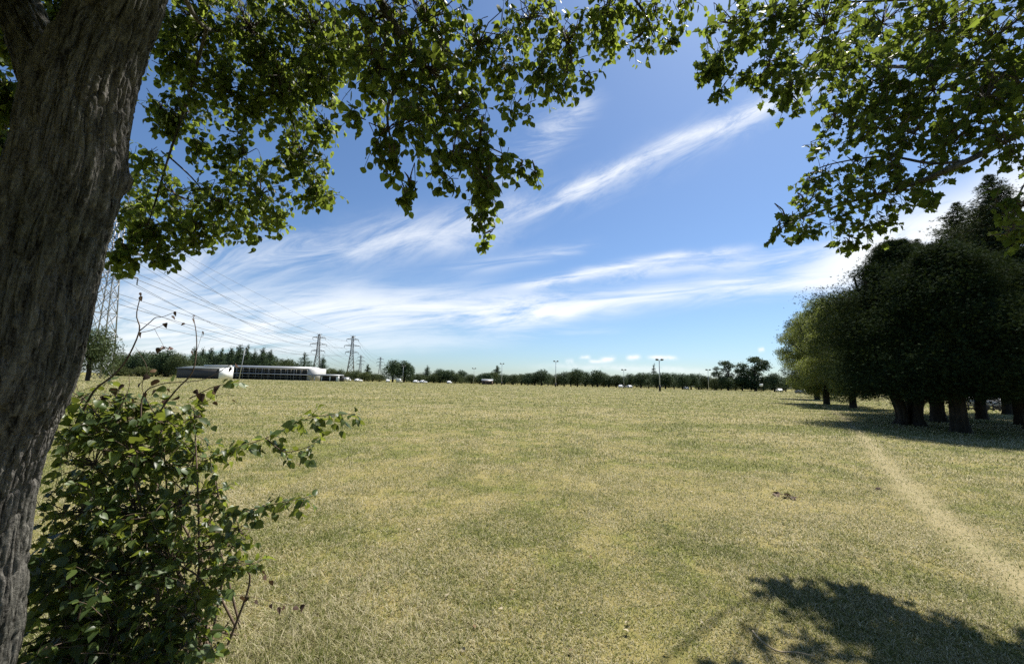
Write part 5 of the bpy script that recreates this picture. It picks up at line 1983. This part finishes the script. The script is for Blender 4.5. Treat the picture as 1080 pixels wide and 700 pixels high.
    S.append(seg((545, 300), (780, 262), 5, 6, 0.85, n_low, 0.32, 0.60, 0.15))
    S.append(seg((640, 292), (1000, 250), 9, 20, 0.55, n_wisp, 0.36, 0.66, 0.15))
    S.append(seg((860, 290), (1150, 190), 22, 55, 1.0, n_wisp, 0.2, 0.5, 0.15))
    S.append(seg((480, 285), (620, 258), 9, 6, 0.4, n_low, 0.34, 0.62, 0.2))
    S.append(seg((60, 375), (520, 358), 12, 8, 0.35, n_low, 0.35, 0.65, 0.2))
    S.append(seg((520, 352), (640, 346), 4, 4, 0.3, n_low, 0.35, 0.65, 0.3))
    # small cumulus low on the horizon
    for a, b, wd, gn in (((612, 378), (622, 377), 2.2, 0.85), ((634, 380), (648, 378), 3.0, 1.0), ((662, 378), (675, 377), 3.0, 1.0), ((686, 378), (712, 378), 2.3, 0.95), ((596, 381), (604, 382), 3, 0.7), ((622, 381), (634, 381), 1.8, 0.8), ((800, 370), (806, 369), 2, 0.9), ((580, 387), (760, 392), 4, 0.45)):
        S.append(seg(a, b, wd, wd, gn, n_puff, 0.25, 0.6, 0.3))
    tot = S[0]
    for s in S[1:]:
        # screen blend keeps the sum below one
        tot = math_('SUBTRACT', math_('ADD', tot, s), math_('MULTIPLY', math_('MINIMUM', tot, 1.0), math_('MINIMUM', s, 1.0)))
    tot = math_('MULTIPLY', math_('MINIMUM', tot, 1.0), front)
    mixn = N(nt, 'ShaderNodeMix', data_type='RGBA')
    tint = N(nt, 'ShaderNodeMix', data_type='RGBA', blend_type='MULTIPLY', inp={0: 1.0})
    L(nt, sky.outputs[0], tint.inputs[6])
    tint.inputs[7].default_value = SKY_TINT
    L(nt, tot, mixn.inputs[0])
    L(nt, tint.outputs[2], mixn.inputs[6])
    mixn.inputs[7].default_value = CLOUD
    L(nt, mixn.outputs[2], bg.inputs['Color'])
    L(nt, bg.outputs[0], out.inputs['Surface'])
    w.cycles.sampling_method = 'MANUAL'
    w.cycles.sample_map_resolution = 512
    s = bpy.data.lights.new('sun', 'SUN')
    s.energy = SUN_STRENGTH
    s.angle = R(0.53)
    s.color = (1.0, 0.95, 0.86)
    o = bpy.data.objects.new('sun', s)
    o.rotation_euler = SUN_DIR.to_track_quat('Z', 'Y').to_euler()
    o.location = SUN_DIR * 60
    COL.objects.link(o)


SKY_STRENGTH = 0.06
SKY_TINT = (0.87, 1.02, 1.17, 1)
CLOUD = (9.3, 9.6, 9.9, 1)
SUN_STRENGTH = 5.0

build_sky()
build_ground()
M['path'] = strip_mat('worn_earth', (0.29, 0.245, 0.135), (0.44, 0.38, 0.225), 0.6)
build_strip('path', PATH_PTS, 0.5, M['path'])
M['chalk'] = strip_mat('faded_pitch_line', (0.30, 0.26, 0.15), (0.40, 0.36, 0.24), 0.6)
build_strip('pitch_line', [hit(150, 411.5), hit(250, 413), hit(350, 415), hit(470, 417.5)], 0.7, M['chalk'], 0.005)
build_strip('pitch_line', [hit(260, 421.5), hit(400, 427), hit(560, 432)], 0.5, M['chalk'], 0.005)
build_grass()
build_left_tree()
build_right_tree()
build_shrub()
build_near_row()
build_far_trees()
build_power_lines()
build_buildings()
build_poles()
build_cars()
build_litter()

# ------------------------------------------------------------------ render settings
sc.view_settings.view_transform = 'Standard'
sc.view_settings.look = 'None'
sc.view_settings.exposure = 0.93
sc.view_settings.gamma = 1.0
sc.view_settings.use_curve_mapping = False
sc.render.engine = 'CYCLES'
sc.cycles.use_denoising = False
sc.cycles.max_bounces = 8
sc.cycles.diffuse_bounces = 3
sc.cycles.transparent_max_bounces = 16
